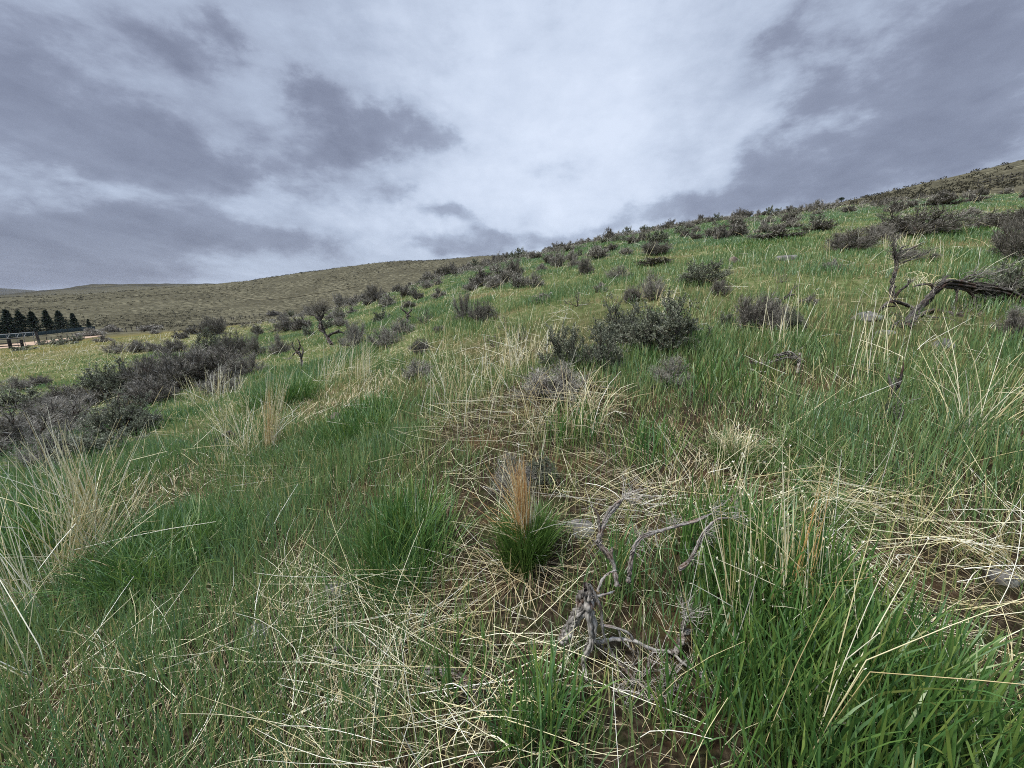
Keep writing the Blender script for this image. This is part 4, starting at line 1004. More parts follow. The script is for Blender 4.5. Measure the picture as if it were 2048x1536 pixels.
# --- the twisted fallen trunk high on the slope
def dead_trunk():
    S = 5.12; ox, oy = 1650, 400
    bp, bd = ground(1838, 628); B = bp
    e = empty('fallen_shrub', bp); pm = bd / F / S
    f = lambda pts: frompx(pts, S, S, ox, oy, bd)
    tr = Acc()
    strands(tr, f([(830, 1310), (890, 1200), (960, 1110), (1060, 1010), (1140, 930), (1225, 865), (1400, 870), (1600, 905), (1830, 940), (2000, 1010), (2150, 1090)]), 19 * pm, 30 * pm, 12, 60, 5, B, 1.7, 5)
    strands(tr, f([(960, 1120), (1030, 1040), (1100, 960), (1105, 900), (1060, 862), (960, 872), (880, 895)]), 17 * pm, 7 * pm, 6, 34, 6, B, 1.4, 5)
    strands(tr, f([(1300, 870), (1500, 890), (1700, 930), (1860, 1010), (1900, 1060)]), 22 * pm, 16 * pm, 7, 34, 8, B, 1.7, 5)
    link('trunk', tr.mesh('trunk', M_BARK), e)
    for i, (pts, a, b, n) in enumerate([
        ([(945, 1165), (885, 1095), (765, 1045), (685, 1035), (605, 1080), (560, 1130), (545, 1185)], 20, 9, 34), ([(1165, 905), (1215, 825), (1240, 785), (1285, 775)], 20, 5, 18),
        ([(1250, 860), (1380, 835), (1440, 800), (1500, 770), (1560, 765), (1605, 725)], 16, 4, 26), ([(1360, 850), (1480, 810), (1560, 790), (1650, 795)], 12, 3, 20), ([(1300, 865), (1440, 845), (1560, 815)], 11, 3, 18),
        ([(1390, 880), (1480, 940), (1530, 1010), (1535, 1105)], 22, 14, 24), ([(1340, 900), (1350, 980), (1340, 1060)], 18, 7, 14), ([(840, 1215), (1000, 1165), (1120, 1135), (1280, 1155), (1440, 1190)], 26, 12, 30),
        ([(850, 1220), (780, 1240), (700, 1280), (680, 1330)], 18, 7, 18), ([(1870, 960), (1850, 1040), (1880, 1090)], 22, 12, 14), ([(1500, 885), (1620, 960), (1760, 990), (1900, 1080)], 14, 6, 22), ([(1420, 880), (1560, 850), (1720, 870), (1860, 900)], 12, 4, 24), ([(1640, 930), (1650, 1010), (1610, 1070)], 10, 4, 14), ([(1120, 950), (1080, 1040), (1010, 1090), (940, 1080)], 10, 4, 18), ([(1000, 1160), (1100, 1200), (1260, 1210), (1400, 1270)], 10, 3, 20), ([(1220, 870), (1200, 800), (1230, 740)], 8, 3, 12), ([(700, 1040), (720, 1085), (600, 1100), (585, 1170)], 11, 5, 16)]):
        ac = Acc(); P = f(pts); limb(ac, P, a * .6 * pm, b * .6 * pm, n, 6, .25, 100 + i, B); strands(ac, P, a * .8 * pm, b * .8 * pm, 5, n + 8, 130 + i, B, 1.3, 4)
        link('branch', ac.mesh('branch', M_BARK), e)
    ac = Acc()
    for i, q in enumerate([(1560, 770), (1600, 730), (1440, 800), (1480, 840), (1380, 830)]): fan(ac, f([q])[0], (1, .1, .25), 9, 260 * pm, .22, .003, 500 + i, B)
    for i, q in enumerate([(1900, 930), (1750, 900), (1640, 1000), (1480, 930), (1100, 880), (1400, 1150), (1300, 1180), (860, 1260), (750, 1290), (1500, 1190)]): fan(ac, f([q])[0], (.3, -.2, .4), 14, 150 * pm, .6, .003, 520 + i, B)
    link('twigs', ac.mesh('twigs', M_DARKTWIG), e)
    tag(e, 'twisted fallen old trunk with arching dark limbs lying across the upper slope', 'fallen shrub')
    # the blackened snag that stands behind its end
    bp2, bd2 = ground(1787, 606); e = empty('standing_snag', bp2)
    f2 = lambda pts: frompx(pts, S, S, ox, oy, bd2)
    pm2 = bd2 / F / S
    tr = Acc(); strands(tr, f2([(690, 1040), (690, 900), (702, 800), (730, 680), (716, 560), (705, 420)]), 26 * pm2, 16 * pm2, 5, 40, 11, bp2)
    link('trunk', tr.mesh('trunk', M_BARK), e)
    for i, (pts, a, b, n) in enumerate([([(735, 565), (820, 512), (900, 490), (968, 452)], 14, 6, 20), ([(760, 520), (800, 480), (880, 460)], 9, 4, 14), ([(715, 1005), (765, 930), (835, 880), (870, 830)], 15, 8, 20), ([(702, 760), (670, 740)], 8, 4, 6),
                                        ([(800, 640), (900, 600), (1000, 545)], 7, 3, 16), ([(700, 900), (735, 880)], 18, 12, 6)]):
        ac = Acc(); limb(ac, f2(pts), a * pm2, b * pm2, n, 6, .14, 160 + i, bp2); link('branch', ac.mesh('branch', M_BARK), e)
    ac = Acc()
    for i, (q, d, n, L) in enumerate([((705, 420), (0, 0, 1), 14, 120), ((720, 560), (-.2, 0, 1), 30, 130), ((760, 600), (1, 0, .4), 30, 180), ((860, 850), (.2, 0, 1), 18, 80), ((730, 640), (.6, 0, .5), 26, 120), ((960, 460), (1, 0, .2), 8, 90), ((700, 480), (-.3, 0, .8), 20, 90)]):
        fan(ac, f2([q])[0], d, n, L * pm2, .5, .0028, 540 + i, bp2)
    link('twigs', ac.mesh('twigs', M_DARKTWIG), e)
    tag(e, 'blackened dead snag standing upright behind the end of the twisted fallen trunk', 'dead snag')
dead_trunk()

# --- smaller snags: polylines in photograph pixels
def snag(name, base, trunk, branches, fans, r0, r1, label, mat, cat='dead shrub', fr=.003):
    bp, bd = ground(*base); e = empty(name, bp); pm = bd / F
    f = lambda pts: frompx(pts, 1, 1, 0, 0, bd)
    tr = Acc()
    for j, t in enumerate(trunk): strands(tr, f(t), r0 * pm, r1 * pm, 4, 34, 200 + j, bp)
    link('trunk', tr.mesh('trunk', mat), e)
    for i, b in enumerate(branches):
        ac = Acc(); limb(ac, f(b), r0 * .6 * pm, r1 * .5 * pm, 16, 5, .16, 230 + i, bp); link('branch', ac.mesh('branch', mat), e)
    if fans:
        ac = Acc()
        for i, (q, d, n, L) in enumerate(fans): fan(ac, f([q])[0], d, n, L * pm, .5, fr, 250 + i, bp)
        link('twigs', ac.mesh('twigs', M_DARKTWIG if mat is not M_DEAD else M_FINE), e)
    tag(e, label, cat)
snag('leaning_shrub', (665, 690), [[(665, 690), (656, 676), (646, 662), (642, 648), (638, 638)]], [[(656, 672), (668, 666), (682, 664), (690, 668)], [(640, 642), (630, 632), (620, 628)], [(640, 638), (634, 622), (626, 612)], [(641, 640), (648, 624), (652, 612)], [(648, 664), (640, 660), (636, 650)], [(662, 668), (676, 662), (676, 658)]],
     [((634, 624), (-.4, 0, .9), 60, 26), ((645, 620), (.3, 0, .9), 70, 28), ((622, 630), (-1, 0, .5), 40, 20), ((640, 628), (0, 0, 1), 60, 26), ((686, 666), (1, 0, .5), 14, 12), ((650, 625), (.7, 0, .7), 40, 24)], 4.5, 3, 'bare shrub with leaning dark stem and wispy grey crown, beside low bushes', M_BARK, fr=.0032)
snag('dead_snag', (605, 738), [[(605, 738), (603, 722), (600, 708), (596, 700)]], [[(600, 710), (590, 700), (584, 690), (588, 680)], [(602, 716), (606, 702), (602, 690)], [(598, 704), (590, 706), (582, 714)], [(596, 702), (600, 690), (594, 676)]], [((596, 698), (-.2, 0, 1), 14, 20), ((584, 716), (-1, 0, -.3), 10, 18)], 3.4, 2, 'small black dead snag in pale grass just below the long thicket', M_BARK, 'dead snag')
snag('dead_snag', (812, 652), [[(812, 652), (815, 636), (815, 624)]], [[(815, 628), (806, 620), (802, 617)], [(815, 628), (822, 622), (824, 617)], [(816, 630), (822, 634)]], [((822, 622), (.3, 0, 1), 16, 8), ((805, 620), (-.3, 0, 1), 8, 7)], 3.2, 2.4, 'dark forked snag rising behind the round grey sagebrush', M_BARK, 'dead snag')
snag('dead_snag', (1770, 838), [[(1770, 838), (1776, 812), (1786, 786), (1794, 758)]], [[(1786, 786), (1798, 770), (1804, 745), (1808, 722)], [(1786, 785), (1780, 765), (1776, 745)], [(1794, 770), (1790, 752)]], [((1772, 830), (0, -.5, .5), 60, 44), ((1768, 835), (-1, 0, .3), 30, 40), ((1780, 832), (1, 0, .2), 30, 44)], 5.5, 3.2, 'thin dark dead snag above a heap of bleached twigs, in open green grass', M_BARK, 'dead snag')
snag('dead_limb', (1552, 612), [[(1548, 618), (1560, 604), (1576, 592), (1588, 574)]], [[(1560, 604), (1566, 592)], [(1576, 592), (1592, 588)], [(1570, 622), (1590, 612), (1612, 606)]], [((1588, 576), (.8, 0, .7), 10, 10), ((1612, 606), (1, 0, .3), 8, 14)], 3.6, 2, 'dark dead limb sticking up out of the fine-twigged grey sagebrush', M_BARK, 'dead limb')
snag('fallen_branches', (1548, 738), [[(1500, 722), (1530, 728), (1560, 718), (1590, 712)], [(1550, 712), (1575, 706), (1592, 712)], [(1590, 712), (1598, 730), (1594, 748)]], [[(1566, 706), (1580, 712), (1588, 724)], [(1500, 738), (1520, 744), (1545, 742)], [(1600, 706), (1598, 728), (1592, 746)]], [((1580, 715), (.5, 0, .5), 14, 26), ((1530, 728), (-.6, 0, .2), 12, 26)], 4, 2.4, 'bleached fallen branches lying in green grass below the grey sagebrush', M_DEAD, 'fallen branches', .0018)
snag('fallen_branch', (1240, 777), [[(1180, 772), (1240, 778), (1290, 776), (1345, 772)]], [[(1290, 776), (1310, 768)], [(1230, 778), (1215, 770)]], [((1335, 772), (1, 0, .2), 10, 30)], 4, 2, 'dark fallen branch in grass below the leafy bushes, pointing to the bleached sagebrush', M_BARK, 'fallen branch')
snag('dead_stump', (452, 892), [[(440, 892), (452, 882), (462, 872), (470, 880)], [(430, 890), (450, 878), (464, 870)], [(436, 896), (455, 890), (470, 888)]], [[(464, 872), (472, 890)]], None, 11, 8, 'dark rotten piece of dead wood lying in straw beside the upright straw bunch', M_BARK, 'dead wood')
snag('bark_scrap', (685, 1345), [[(662, 1345), (657, 1320), (664, 1302), (680, 1296)], [(690, 1300), (706, 1310), (709, 1328), (700, 1340)]], [[(664, 1302), (684, 1294), (700, 1304)]], [((690, 1345), (1, 0, .1), 14, 30)], 6, 5, 'curled scrap of rusty bark lying in straw near the picture bottom', M_BRANCH, 'bark', .0014)
snag('driftwood_log', (885, 1348), [[(840, 1338), (880, 1340), (920, 1352), (940, 1372)], [(850, 1348), (890, 1352), (905, 1372)]], [[(920, 1352), (945, 1372), (955, 1400)]], [((930, 1400), (.2, 0, -.1), 10, 40)], 9, 6, 'weathered grey wood lying under crossed straw near the picture bottom', M_DEAD, 'dead wood', .0014)
# ------------------------------------------------------------------ rocks
def rock_mat(name, a, b, lich):
    m, nt, out = newmat(name)
    tc = nt.new('ShaderNodeTexCoord'); P = tc.outputs['Object']
    n = nt.noise(P, 14, 8, .65); n2 = nt.noise(P, 5, 5, .6); n3 = nt.noise(P, 60, 5, .7)
    c = nt.ramp(n, [(.3, a), (.7, b)]); c = nt.mix(nt.maprange(n2, .52, .6, 0, .8), c, lich)
    bs = nt.new('ShaderNodeBsdfPrincipled'); nt.put(bs.inputs['Base Color'], c); bs.inputs['Roughness'].default_value = .95
    bp = nt.new('ShaderNodeBump'); bp.inputs['Strength'].default_value = .8; bp.inputs['Distance'].default_value = .01
    nt.L.new(nt.m('ADD', n, nt.m('MULTIPLY', n3, .5)), bp.inputs['Height']); nt.L.new(bp.outputs[0], bs.inputs['Normal'])
    nt.L.new(bs.outputs[0], out.inputs[0]); return m
M_ROCK = rock_mat('lichen_rock', (.05, .046, .042), (.145, .138, .126), (.19, .192, .165))
M_RED = rock_mat('reddish_rock', (.075, .052, .042), (.15, .115, .095), (.16, .145, .125))
def rock(px, py, wpx, hpx, label, mat=M_ROCK, seed=0, sink=.6):
    p, d = ground(px, py); w = wpx / F * d; h = hpx / F * d
    g = np.random.default_rng(seed)
    nu, nv = 28, 16
    u = np.linspace(0, 2 * math.pi, nu, endpoint=False); v = np.linspace(0, math.pi, nv)
    U, V = np.meshgrid(u, v)
    D = np.stack([np.sin(V) * np.cos(U), np.sin(V) * np.sin(U), np.cos(V)], -1).reshape(-1, 3)
    r = np.ones(len(D))
    for _ in range(16):                                   # planes knock facets off the ball
        nd = nrm(g.normal(0, 1, 3)[None])[0]; c = g.uniform(.62, .95)
        dot = D @ nd; r = np.where(dot > 0, np.minimum(r, c / np.maximum(dot, 1e-3)), r)
    r *= 1 + .05 * np.sin(D[:, 0] * 9 + seed) * np.cos(D[:, 1] * 8) + g.normal(0, .008, len(D))
    X = D * r[:, None] * np.array([w * .55, w * .42, h * .75])
    X[:, 2] += h * (.5 - sink)
    i = np.arange(nv - 1)[:, None] * nu; j = np.arange(nu)[None, :]; j2 = (j + 1) % nu
    q = np.stack([i + j, i + nu + j, i + nu + j2, i + j2], -1).reshape(-1, 4)
    acc = Acc(); acc.add(X, quads=q)
    o = link('rock', acc.mesh('rock', mat), None, p); o.rotation_euler = (0, 0, g.uniform(-.4, .4)); tag(o, label, 'rock')
rock(1160, 1058, 62, 32, 'grey lichened rock in straw between the golden-topped tuft and the dead branches', seed=1)
rock(1736, 637, 66, 24, 'pale lichened flat rock beside the end of the twisted fallen trunk', seed=2)
rock(1469, 524, 24, 18, 'small brown rock on the upper slope, next to the flat grey boulder', M_RED, 3)
rock(1573, 519, 46, 20, 'flat grey boulder on brown ground on the upper slope', seed=4)
rock(672, 1188, 58, 36, 'flat slanted grey rock half buried in brown litter', seed=5)
rock(512, 1276, 66, 50, 'pale rounded rock under the thatch of flattened straw', seed=6)
rock(668, 850, 42, 44, 'small reddish rock in green grass on the open slope', M_RED, 7)
rock(1772, 668, 34, 12, 'grey stone in grass below the pale lichened flat rock', seed=10)
rock(1884, 690, 46, 26, 'grey stone under the lower limbs of the twisted fallen trunk', seed=11)
rock(2010, 1158, 56, 30, 'grey rock buried under arching straw at the picture edge', seed=12)

# ------------------------------------------------------------------ grass tufts and straw clumps that stand out
def clump(name, px, py, label, parts, cat='grass tuft', group=None):
    """parts: (part name, material, n, height px, base radius px, width m, lean mean, lean sd, lean bearing or None, curve, kind)"""
    p, d = ground(px, py); e = empty(name, p); pm = d / F
    for k, (pn, mat, n, hpx, rpx, w, lm, ls, bear, cur, kind, *zz) in enumerate(parts):
        g = np.random.default_rng(abs(hash((px, py, k))) % 2 ** 31 if False else int(px * 7 + py * 13 + k * 101))
        a = g.uniform(0, 6.283, n); rr = np.sqrt(g.random(n)) * rpx * pm
        x = rr * np.sin(a); y = rr * np.cos(a)
        gz = height(p[0] + x, p[1] + y) - p[2]
        z0 = (zz[0] * pm if zz else 0)
        az = np.where(g.random(n) < (.4 if kind == 'leaf' else .25), a + g.normal(0, .5, n), g.uniform(0, 6.283, n)) if bear is None else g.normal(bear, .55, n)
        rr = rr * (1 + .45 * np.sin(2 * a + px) * np.sin(3 * a + py)); x = rr * np.sin(a); y = rr * np.cos(a); gz = height(p[0] + x, p[1] + y) - p[2]
        h = hpx * pm * g.uniform(.55, 1.1, n) * (1 if kind != 'stalk' else 1)
        lean = np.clip(np.abs(g.normal(lm, ls, n)) + (.2 * rr / max(rpx * pm, 1e-6) if bear is None and kind == 'leaf' else 0), 0, .95)
        tint = np.clip(g.normal(.5, .25, n), 0, 1)
        acc = Acc()
        if kind == 'leaf':
            blades(acc, np.stack([x, y, gz - .005 + z0], -1), h, w * g.uniform(.6, 1.2, n), az, lean, np.abs(g.normal(cur, cur * .6 + .02, n)), tint, T=(0, .3, .58, .82, 1))
        elif kind == 'curl':
            K = 9; t = np.linspace(0, 1, K)
            ang = lean[:, None] + np.clip((t - .45) / .55, 0, 1)[None] ** 1.3 * g.uniform(1.8, 3.4, (n, 1))
            seg = (h / (K - 1))[:, None]
            hx = np.cumsum(np.sin(ang) * seg, 1); hz = np.cumsum(np.cos(ang) * seg, 1)
            P = np.stack([x[:, None] + hx * np.sin(az)[:, None], y[:, None] + hx * np.cos(az)[:, None], gz[:, None] + hz], -1)
            tubes(acc, P, w * np.linspace(.7, .5, K)[None] * np.ones((n, 1)), 3, tint)
        else:
            K = 5; t = np.linspace(0, 1, K)
            ln = np.arcsin(np.clip(lean, 0, .98))
            ang = ln[:, None] + (np.abs(g.normal(cur, cur * .7 + .01, n))[:, None]) * t[None] ** 1.5 + np.where(g.random((n, 1)) < .18, g.uniform(.3, 1.2, (n, 1)), 0) * (t[None] > g.uniform(.3, .8, (n, 1)))
            seg = (h / (K - 1))[:, None]
            hx = np.concatenate([np.zeros((n, 1)), np.cumsum(np.sin(ang[:, 1:]) * seg, 1)], 1); hz = np.concatenate([np.zeros((n, 1)), np.cumsum(np.cos(ang[:, 1:]) * seg, 1)], 1)
            P = np.stack([x[:, None] + hx * np.sin(az)[:, None], y[:, None] + hx * np.cos(az)[:, None], gz[:, None] + hz + z0], -1)
            tubes(acc, P, w * .5 * np.array([1, 1, .95, .8, .45])[None] * g.uniform(.7, 1.2, (n, 1)), 4, tint)
            if kind == 'head':
                T = nrm(P[:, -1] - P[:, -2]); m = 3
                leafquads(acc, np.repeat(P[:, -1], m, 0), nrm(np.repeat(T, m, 0) + g.normal(0, .35, (n * m, 3))), np.full(n * m, .011), np.full(n * m, .0035), g, np.full(n * m, .8))
        link(pn, acc.mesh(pn, mat), e)
    tag(e, label, cat, group)
    return e
M_SHEAF = leaf_mat('golden_sheaf', [(0, (.40, .20, .065)), (.5, (.50, .30, .12)), (1, (.64, .48, .26))], .1, .04, .5, .1)
EAST, WEST = math.pi / 2, -math.pi / 2
# the tuft with the golden top
clump('golden_topped_tuft', 1052, 1128, 'dark green grass tuft with an upright golden sheaf of dry stalks rising from it',
      [('green_leaves', M_TUFT, 1500, 118, 34, .0042, .12, .14, None, .12, 'leaf'), ('golden_stalks', M_SHEAF, 150, 215, 10, .0026, .035, .03, WEST, .05, 'stalk'), ('tan_stalks', M_STRAW, 40, 200, 12, .0022, .04, .04, None, .06, 'stalk'), ('pale_tips', M_STRAW, 50, 225, 10, .0022, .04, .04, WEST, .32, 'stalk'),
       ('fallen_leaves', M_OLD, 120, 120, 50, .003, .8, .1, None, .2, 'leaf')])
# lush clumps that can be told apart
clump('green_clump', 800, 1150, 'bright green leafy grass clump downhill beside the golden-topped tuft', [('leaves', M_LUSH, 620, 150, 76, .0050, .10, .10, None, .2, 'leaf')])
clump('green_clump', 290, 1175, 'broad deep green grass clump at the foot of the tall straw fan', [('leaves', M_LUSH, 600, 140, 84, .0058, .2, .14, None, .25, 'leaf')])
clump('green_clump', 560, 812, 'dark green grass clump behind the upright straw bunch', [('leaves', M_LUSH, 900, 62, 62, .0075, .12, .12, None, .15, 'leaf')])
clump('green_clump', 715, 872, 'blue-green low grass clump in open slope beside the small reddish rock', [('leaves', M_LUSH, 800, 50, 80, .0075, .15, .14, None, .15, 'leaf')])
clump('green_clump', 1065, 1480, 'fresh green grass clump at the picture bottom, below the dead branches', [('leaves', M_LUSH, 90, 130, 60, .0065, .15, .14, None, .3, 'leaf')])
clump('green_clump', 60, 1120, 'deep green grass clump at the picture edge under the tall straw fan', [('leaves', M_LUSH, 420, 130, 80, .0058, .18, .14, None, .22, 'leaf')])
clump('fescue_tuft', 1470, 922, 'olive bunchgrass tuft with white curled dry tips', [('leaves', M_TUFT, 620, 66, 48, .003, .35, .2, None, .25, 'leaf'), ('curled_tips', M_STRAW, 26, 92, 26, .0022, .1, .12, None, .1, 'curl'), ('dry_leaves', M_OLD, 160, 80, 30, .0028, .2, .2, None, .3, 'leaf')])
clump('fescue_tuft', 1630, 900, 'drooping grey-green bunchgrass mound uphill of the curl-tipped tuft', [('leaves', M_TUFT, 700, 62, 66, .0032, .5, .2, None, .3, 'leaf'), ('dry_leaves', M_OLD, 200, 60, 60, .003, .6, .2, None, .3, 'leaf')])
clump('fescue_tuft', 1640, 1030, 'low grey-green bunchgrass mound with white curls beside tall yellow stalks', [('leaves', M_TUFT, 600, 74, 66, .0032, .5, .2, None, .3, 'leaf'), ('curled_tips', M_STRAW, 22, 84, 50, .0022, .3, .2, None, .1, 'curl')])
clump('fescue_tuft', 1590, 950, 'small soft green grass mound on rusty bare ground', [('leaves', M_TUFT, 360, 46, 36, .003, .4, .2, None, .3, 'leaf')])
# straw
clump('straw_fan', 150, 1160, 'tall pale straw fan leaning uphill in front of the grey thicket', [('stalks', M_STRAW, 64, 320, 46, .0052, .34, .17, EAST, .1, 'stalk'), ('bent_stalks', M_OLD, 34, 210, 50, .0030, .5, .2, EAST, .4, 'stalk')], 'dry grass clump')
clump('straw_fan', 178, 1085, 'upright pale straw bunch just behind the leaning tall fan', [('stalks', M_STRAW, 56, 260, 36, .0052, .12, .13, WEST, .08, 'stalk'), ('gold_stalks', M_GOLD, 20, 180, 18, .0032, .1, .1, EAST, .1, 'stalk')], 'dry grass clump')
clump('straw_fan', 60, 1240, 'sparse yellow straw stalks rising at the picture edge', [('stalks', M_STRAW, 34, 340, 40, .0036, .16, .14, WEST, .12, 'stalk')], 'dry grass clump')
clump('straw_fan', 20, 1400, 'few long yellow stalks at the lower corner, crossing each other', [('stalks', M_STRAW, 16, 360, 60, .0042, .25, .2, WEST, .2, 'stalk')], 'dry grass clump')
clump('straw_bunch', 543, 905, 'dense upright tan straw bunch in front of the dark green clump', [('stalks', M_GOLD, 30, 135, 9, .0036, .04, .04, EAST, .05, 'stalk'), ('pale_stalks', M_STRAW, 60, 165, 12, .0036, .12, .1, EAST, .08, 'stalk')], 'dry grass clump')
clump('straw_bunch', 500, 918, 'loose pale straw fan against the dense upright tan bunch', [('stalks', M_STRAW, 64, 165, 40, .0044, .22, .18, None, .1, 'stalk')], 'dry grass clump')
clump('straw_bunch', 432, 800, 'pale straw stalks under the lower edge of the long thicket', [('stalks', M_STRAW, 60, 66, 44, .006, .2, .15, None, .15, 'stalk')], 'dry grass clump')
clump('straw_bunch', 664, 765, 'yellow straw tuft on the open slope, widest of the pair', [('stalks', M_STRAW, 55, 82, 44, .0048, .2, .14, EAST, .12, 'stalk')], 'dry grass clump')
clump('straw_bunch', 724, 766, 'upright yellow straw tuft on the open slope, narrowest of the pair', [('stalks', M_STRAW, 36, 86, 18, .005, .06, .06, EAST, .06, 'stalk')], 'dry grass clump')
clump('straw_bunch', 1150, 850, 'long hanging pale straw under the leafy bushes in the middle of the slope', [('stalks', M_STRAW, 46, 140, 90, .0042, .2, .16, None, .5, 'stalk'), ('brown_stalks', M_OLD, 120, 100, 90, .004, .25, .2, None, .6, 'stalk')], 'dry grass clump')
clump('straw_bunch', 940, 800, 'wide loose yellow straw on the slope beside the black dead snag', [('stalks', M_STRAW, 70, 110, 110, .0042, .2, .18, None, .15, 'stalk')], 'dry grass clump')
clump('straw_bunch', 1050, 740, 'thin yellow straw stand downhill of the upright dark sagebrush', [('stalks', M_STRAW, 70, 100, 60, .005, .15, .12, None, .1, 'stalk')], 'dry grass clump')
clump('straw_bunch', 242, 728, 'twin pale straw stalks leaning apart on the yellow flat', [('stalks', M_STRAW, 16, 46, 6, .014, .3, .2, EAST, .05, 'stalk')], 'dry grass clump')
clump('straw_bunch', 1325, 612, 'pale straw standing among the tall grey bare sagebrush', [('stalks', M_STRAW, 20, 46, 20, .006, .2, .1, EAST, .1, 'stalk')], 'dry grass clump')
clump('tall_stalks', 1582, 1262, 'tall yellow seed stalks standing in lush grass', [('stalks', M_STRAW, 46, 330, 70, .0032, .10, .07, WEST, .06, 'head'), ('gold_stalks', M_GOLD, 14, 320, 30, .0032, .05, .05, EAST, .05, 'head')], 'dry grass clump')
clump('tall_stalks', 1480, 1300, 'pale seed stalks leaning over the bleached dead branches', [('stalks', M_STRAW, 16, 360, 40, .0036, .24, .08, WEST, .05, 'head')], 'dry grass clump')
clump('tall_stalks', 1585, 1530, 'nearest long yellow stalks in lush grass at the picture bottom', [('stalks', M_STRAW, 9, 520, 60, .0034, .16, .12, EAST, .08, 'head')], 'dry grass clump')
clump('tall_stalks', 1440, 1030, 'thin stalks with white seed heads rising behind the rusty dead branch', [('stalks', M_STRAW, 22, 170, 50, .0028, .14, .12, None, .08, 'head')], 'dry grass clump')
clump('tall_stalks', 1935, 880, 'kinked bright yellow stalks near the picture edge, below the dark sagebrush', [('stalks', M_STRAW, 26, 240, 36, .0042, .2, .14, None, .3, 'stalk'), ('nest', M_OLD, 60, 50, 16, .003, .6, .2, None, .6, 'stalk')], 'dry grass clump')
clump('tall_stalks', 1735, 760, 'tall thin yellow stalks in front of the twisted fallen trunk', [('stalks', M_STRAW, 14, 170, 60, .0052, .12, .1, None, .08, 'head')], 'dry grass clump')
clump('tall_stalks', 1560, 700, 'thin pale stalks in front of the dark leafy flank of the grey sagebrush', [('stalks', M_STRAW, 14, 120, 40, .006, .12, .1, None, .06, 'stalk')], 'dry grass clump')
clump('tall_stalks', 1800, 500, 'pale dry stalks at the foot of the widest bare sagebrush', [('stalks', M_STRAW, 34, 36, 34, .006, .15, .1, None, .08, 'stalk')], 'dry grass clump')
clump('curled_straw', 1850, 590, 'white curled dry grass between the standing snag and the fallen trunk', [('stalks', M_STRAW, 26, 60, 26, .005, .2, .15, None, .4, 'curl')], 'dry grass clump')
clump('curled_straw', 990, 1440, 'white curled dry leaves on crossed straw at the picture bottom', [('stalks', M_STRAW, 12, 120, 60, .0032, .5, .2, None, .4, 'curl')], 'dry grass clump')
clump('curled_straw', 1990, 1130, 'arching bleached straw over the buried rock at the picture edge', [('stalks', M_STRAW, 60, 130, 46, .0032, .6, .2, WEST, .5, 'stalk')], 'dry grass clump')

# ------------------------------------------------------------------ the far flat: fences, road, conifers
M_POST = wood_mat('old_post', (.018, .016, .016), (.055, .048, .045), None, 12)
M_RAIL = wood_mat('grey_rail', (.07, .065, .06), (.17, .16, .15), None, 12)
def plain(name, col, rough=.7, metal=0):
    m, nt, out = newmat(name); b = nt.new('ShaderNodeBsdfPrincipled')
    g = nt.new('ShaderNodeTexCoord'); n = nt.noise(g.outputs['Object'], 3, 4)
    nt.put(b.inputs['Base Color'], nt.ramp(n, [(.3, tuple(c * .75 for c in col)), (.7, col)])); b.inputs['Roughness'].default_value = rough; b.inputs['Metallic'].default_value = metal
    nt.L.new(b.outputs[0], out.inputs[0]); return m
M_PIPE = plain('pale_pipe', (.34, .36, .37), .5); M_NET = plain('green_windscreen', (.007, .020, .021), .95); M_WIRE = plain('wire', (.16, .15, .15), .6)
def on(px, py, dist=None):
    """ground point on a pixel's bearing at a given distance"""
    if dist is None: return ground(px, py)[0]
    th, e = dirpx(px, py); x, y = dist * math.sin(th), dist * math.cos(th)
    return np.array([x, y, float(height(x, y))])
def bar(acc, a, b, r, sides=6): tubes(acc, np.linspace(a, b, 5)[None], np.full((1, 5), r), sides)
UPV = np.array([0, 0, 1.])
# heavy dark posts with planks
q0 = [on(20, 690, 104), on(43, 684, 118), on(78, 682, 124)]
e = empty('post_fence', q0[0])
ph = [1.6, 1.4, 2.6]; 
for i, (p, h) in enumerate(zip(q0, ph)):
    ac = Acc(); bar(ac, p - q0[0] - UPV * .3, p - q0[0] + UPV * h + np.array([-.2 if i == 2 else 0, 0, 0]), .22, 8); link('post', ac.mesh('post', M_POST), e)
p2 = on(-60, 700, 98); p3 = on(30, 688, 106)
for z in (.7, 1.15):
    ac = Acc(); bar(ac, p2 - q0[0] + UPV * z, q0[1] - q0[0] + UPV * (z - .3), .09); link('plank', ac.mesh('plank', M_POST), e)
ac = Acc(); bar(ac, on(-40, 690, 112) - q0[0] + UPV * 1.75, q0[1] - q0[0] + UPV * 1.75, .11); link('rail', ac.mesh('rail', M_RAIL), e)
tag(e, 'heavy dark wooden posts with sloping planks on the yellow flat at the picture edge', 'fence')
# pale pipe rail with braces
a = on(-80, 690, 126); b = on(73, 682, 128)
e = empty('pipe_fence', a); ac = Acc(); bar(ac, UPV * 2.75, b - a + UPV * 2.6, .06); link('top_rail', ac.mesh('top_rail', M_PIPE), e)
for f_ in (.6, .73, .83, .97):
    c = (b - a) * f_; gz = float(height(a[0] + c[0], a[1] + c[1])) - a[2]; c = np.array([c[0], c[1], gz])
    ac = Acc(); bar(ac, c - UPV * .2, c + UPV * 2.65, .05); link('post', ac.mesh('post', M_WIRE), e)
    ac = Acc(); bar(ac, c + UPV * 1.7 + (b - a) * .0, c + UPV * 2.6 + (b - a) * .05 * np.array([1, 1, 0]), .05); link('brace', ac.mesh('brace', M_PIPE), e)
tag(e, 'pale pipe rail fence with slanting braces behind the heavy dark posts', 'fence')
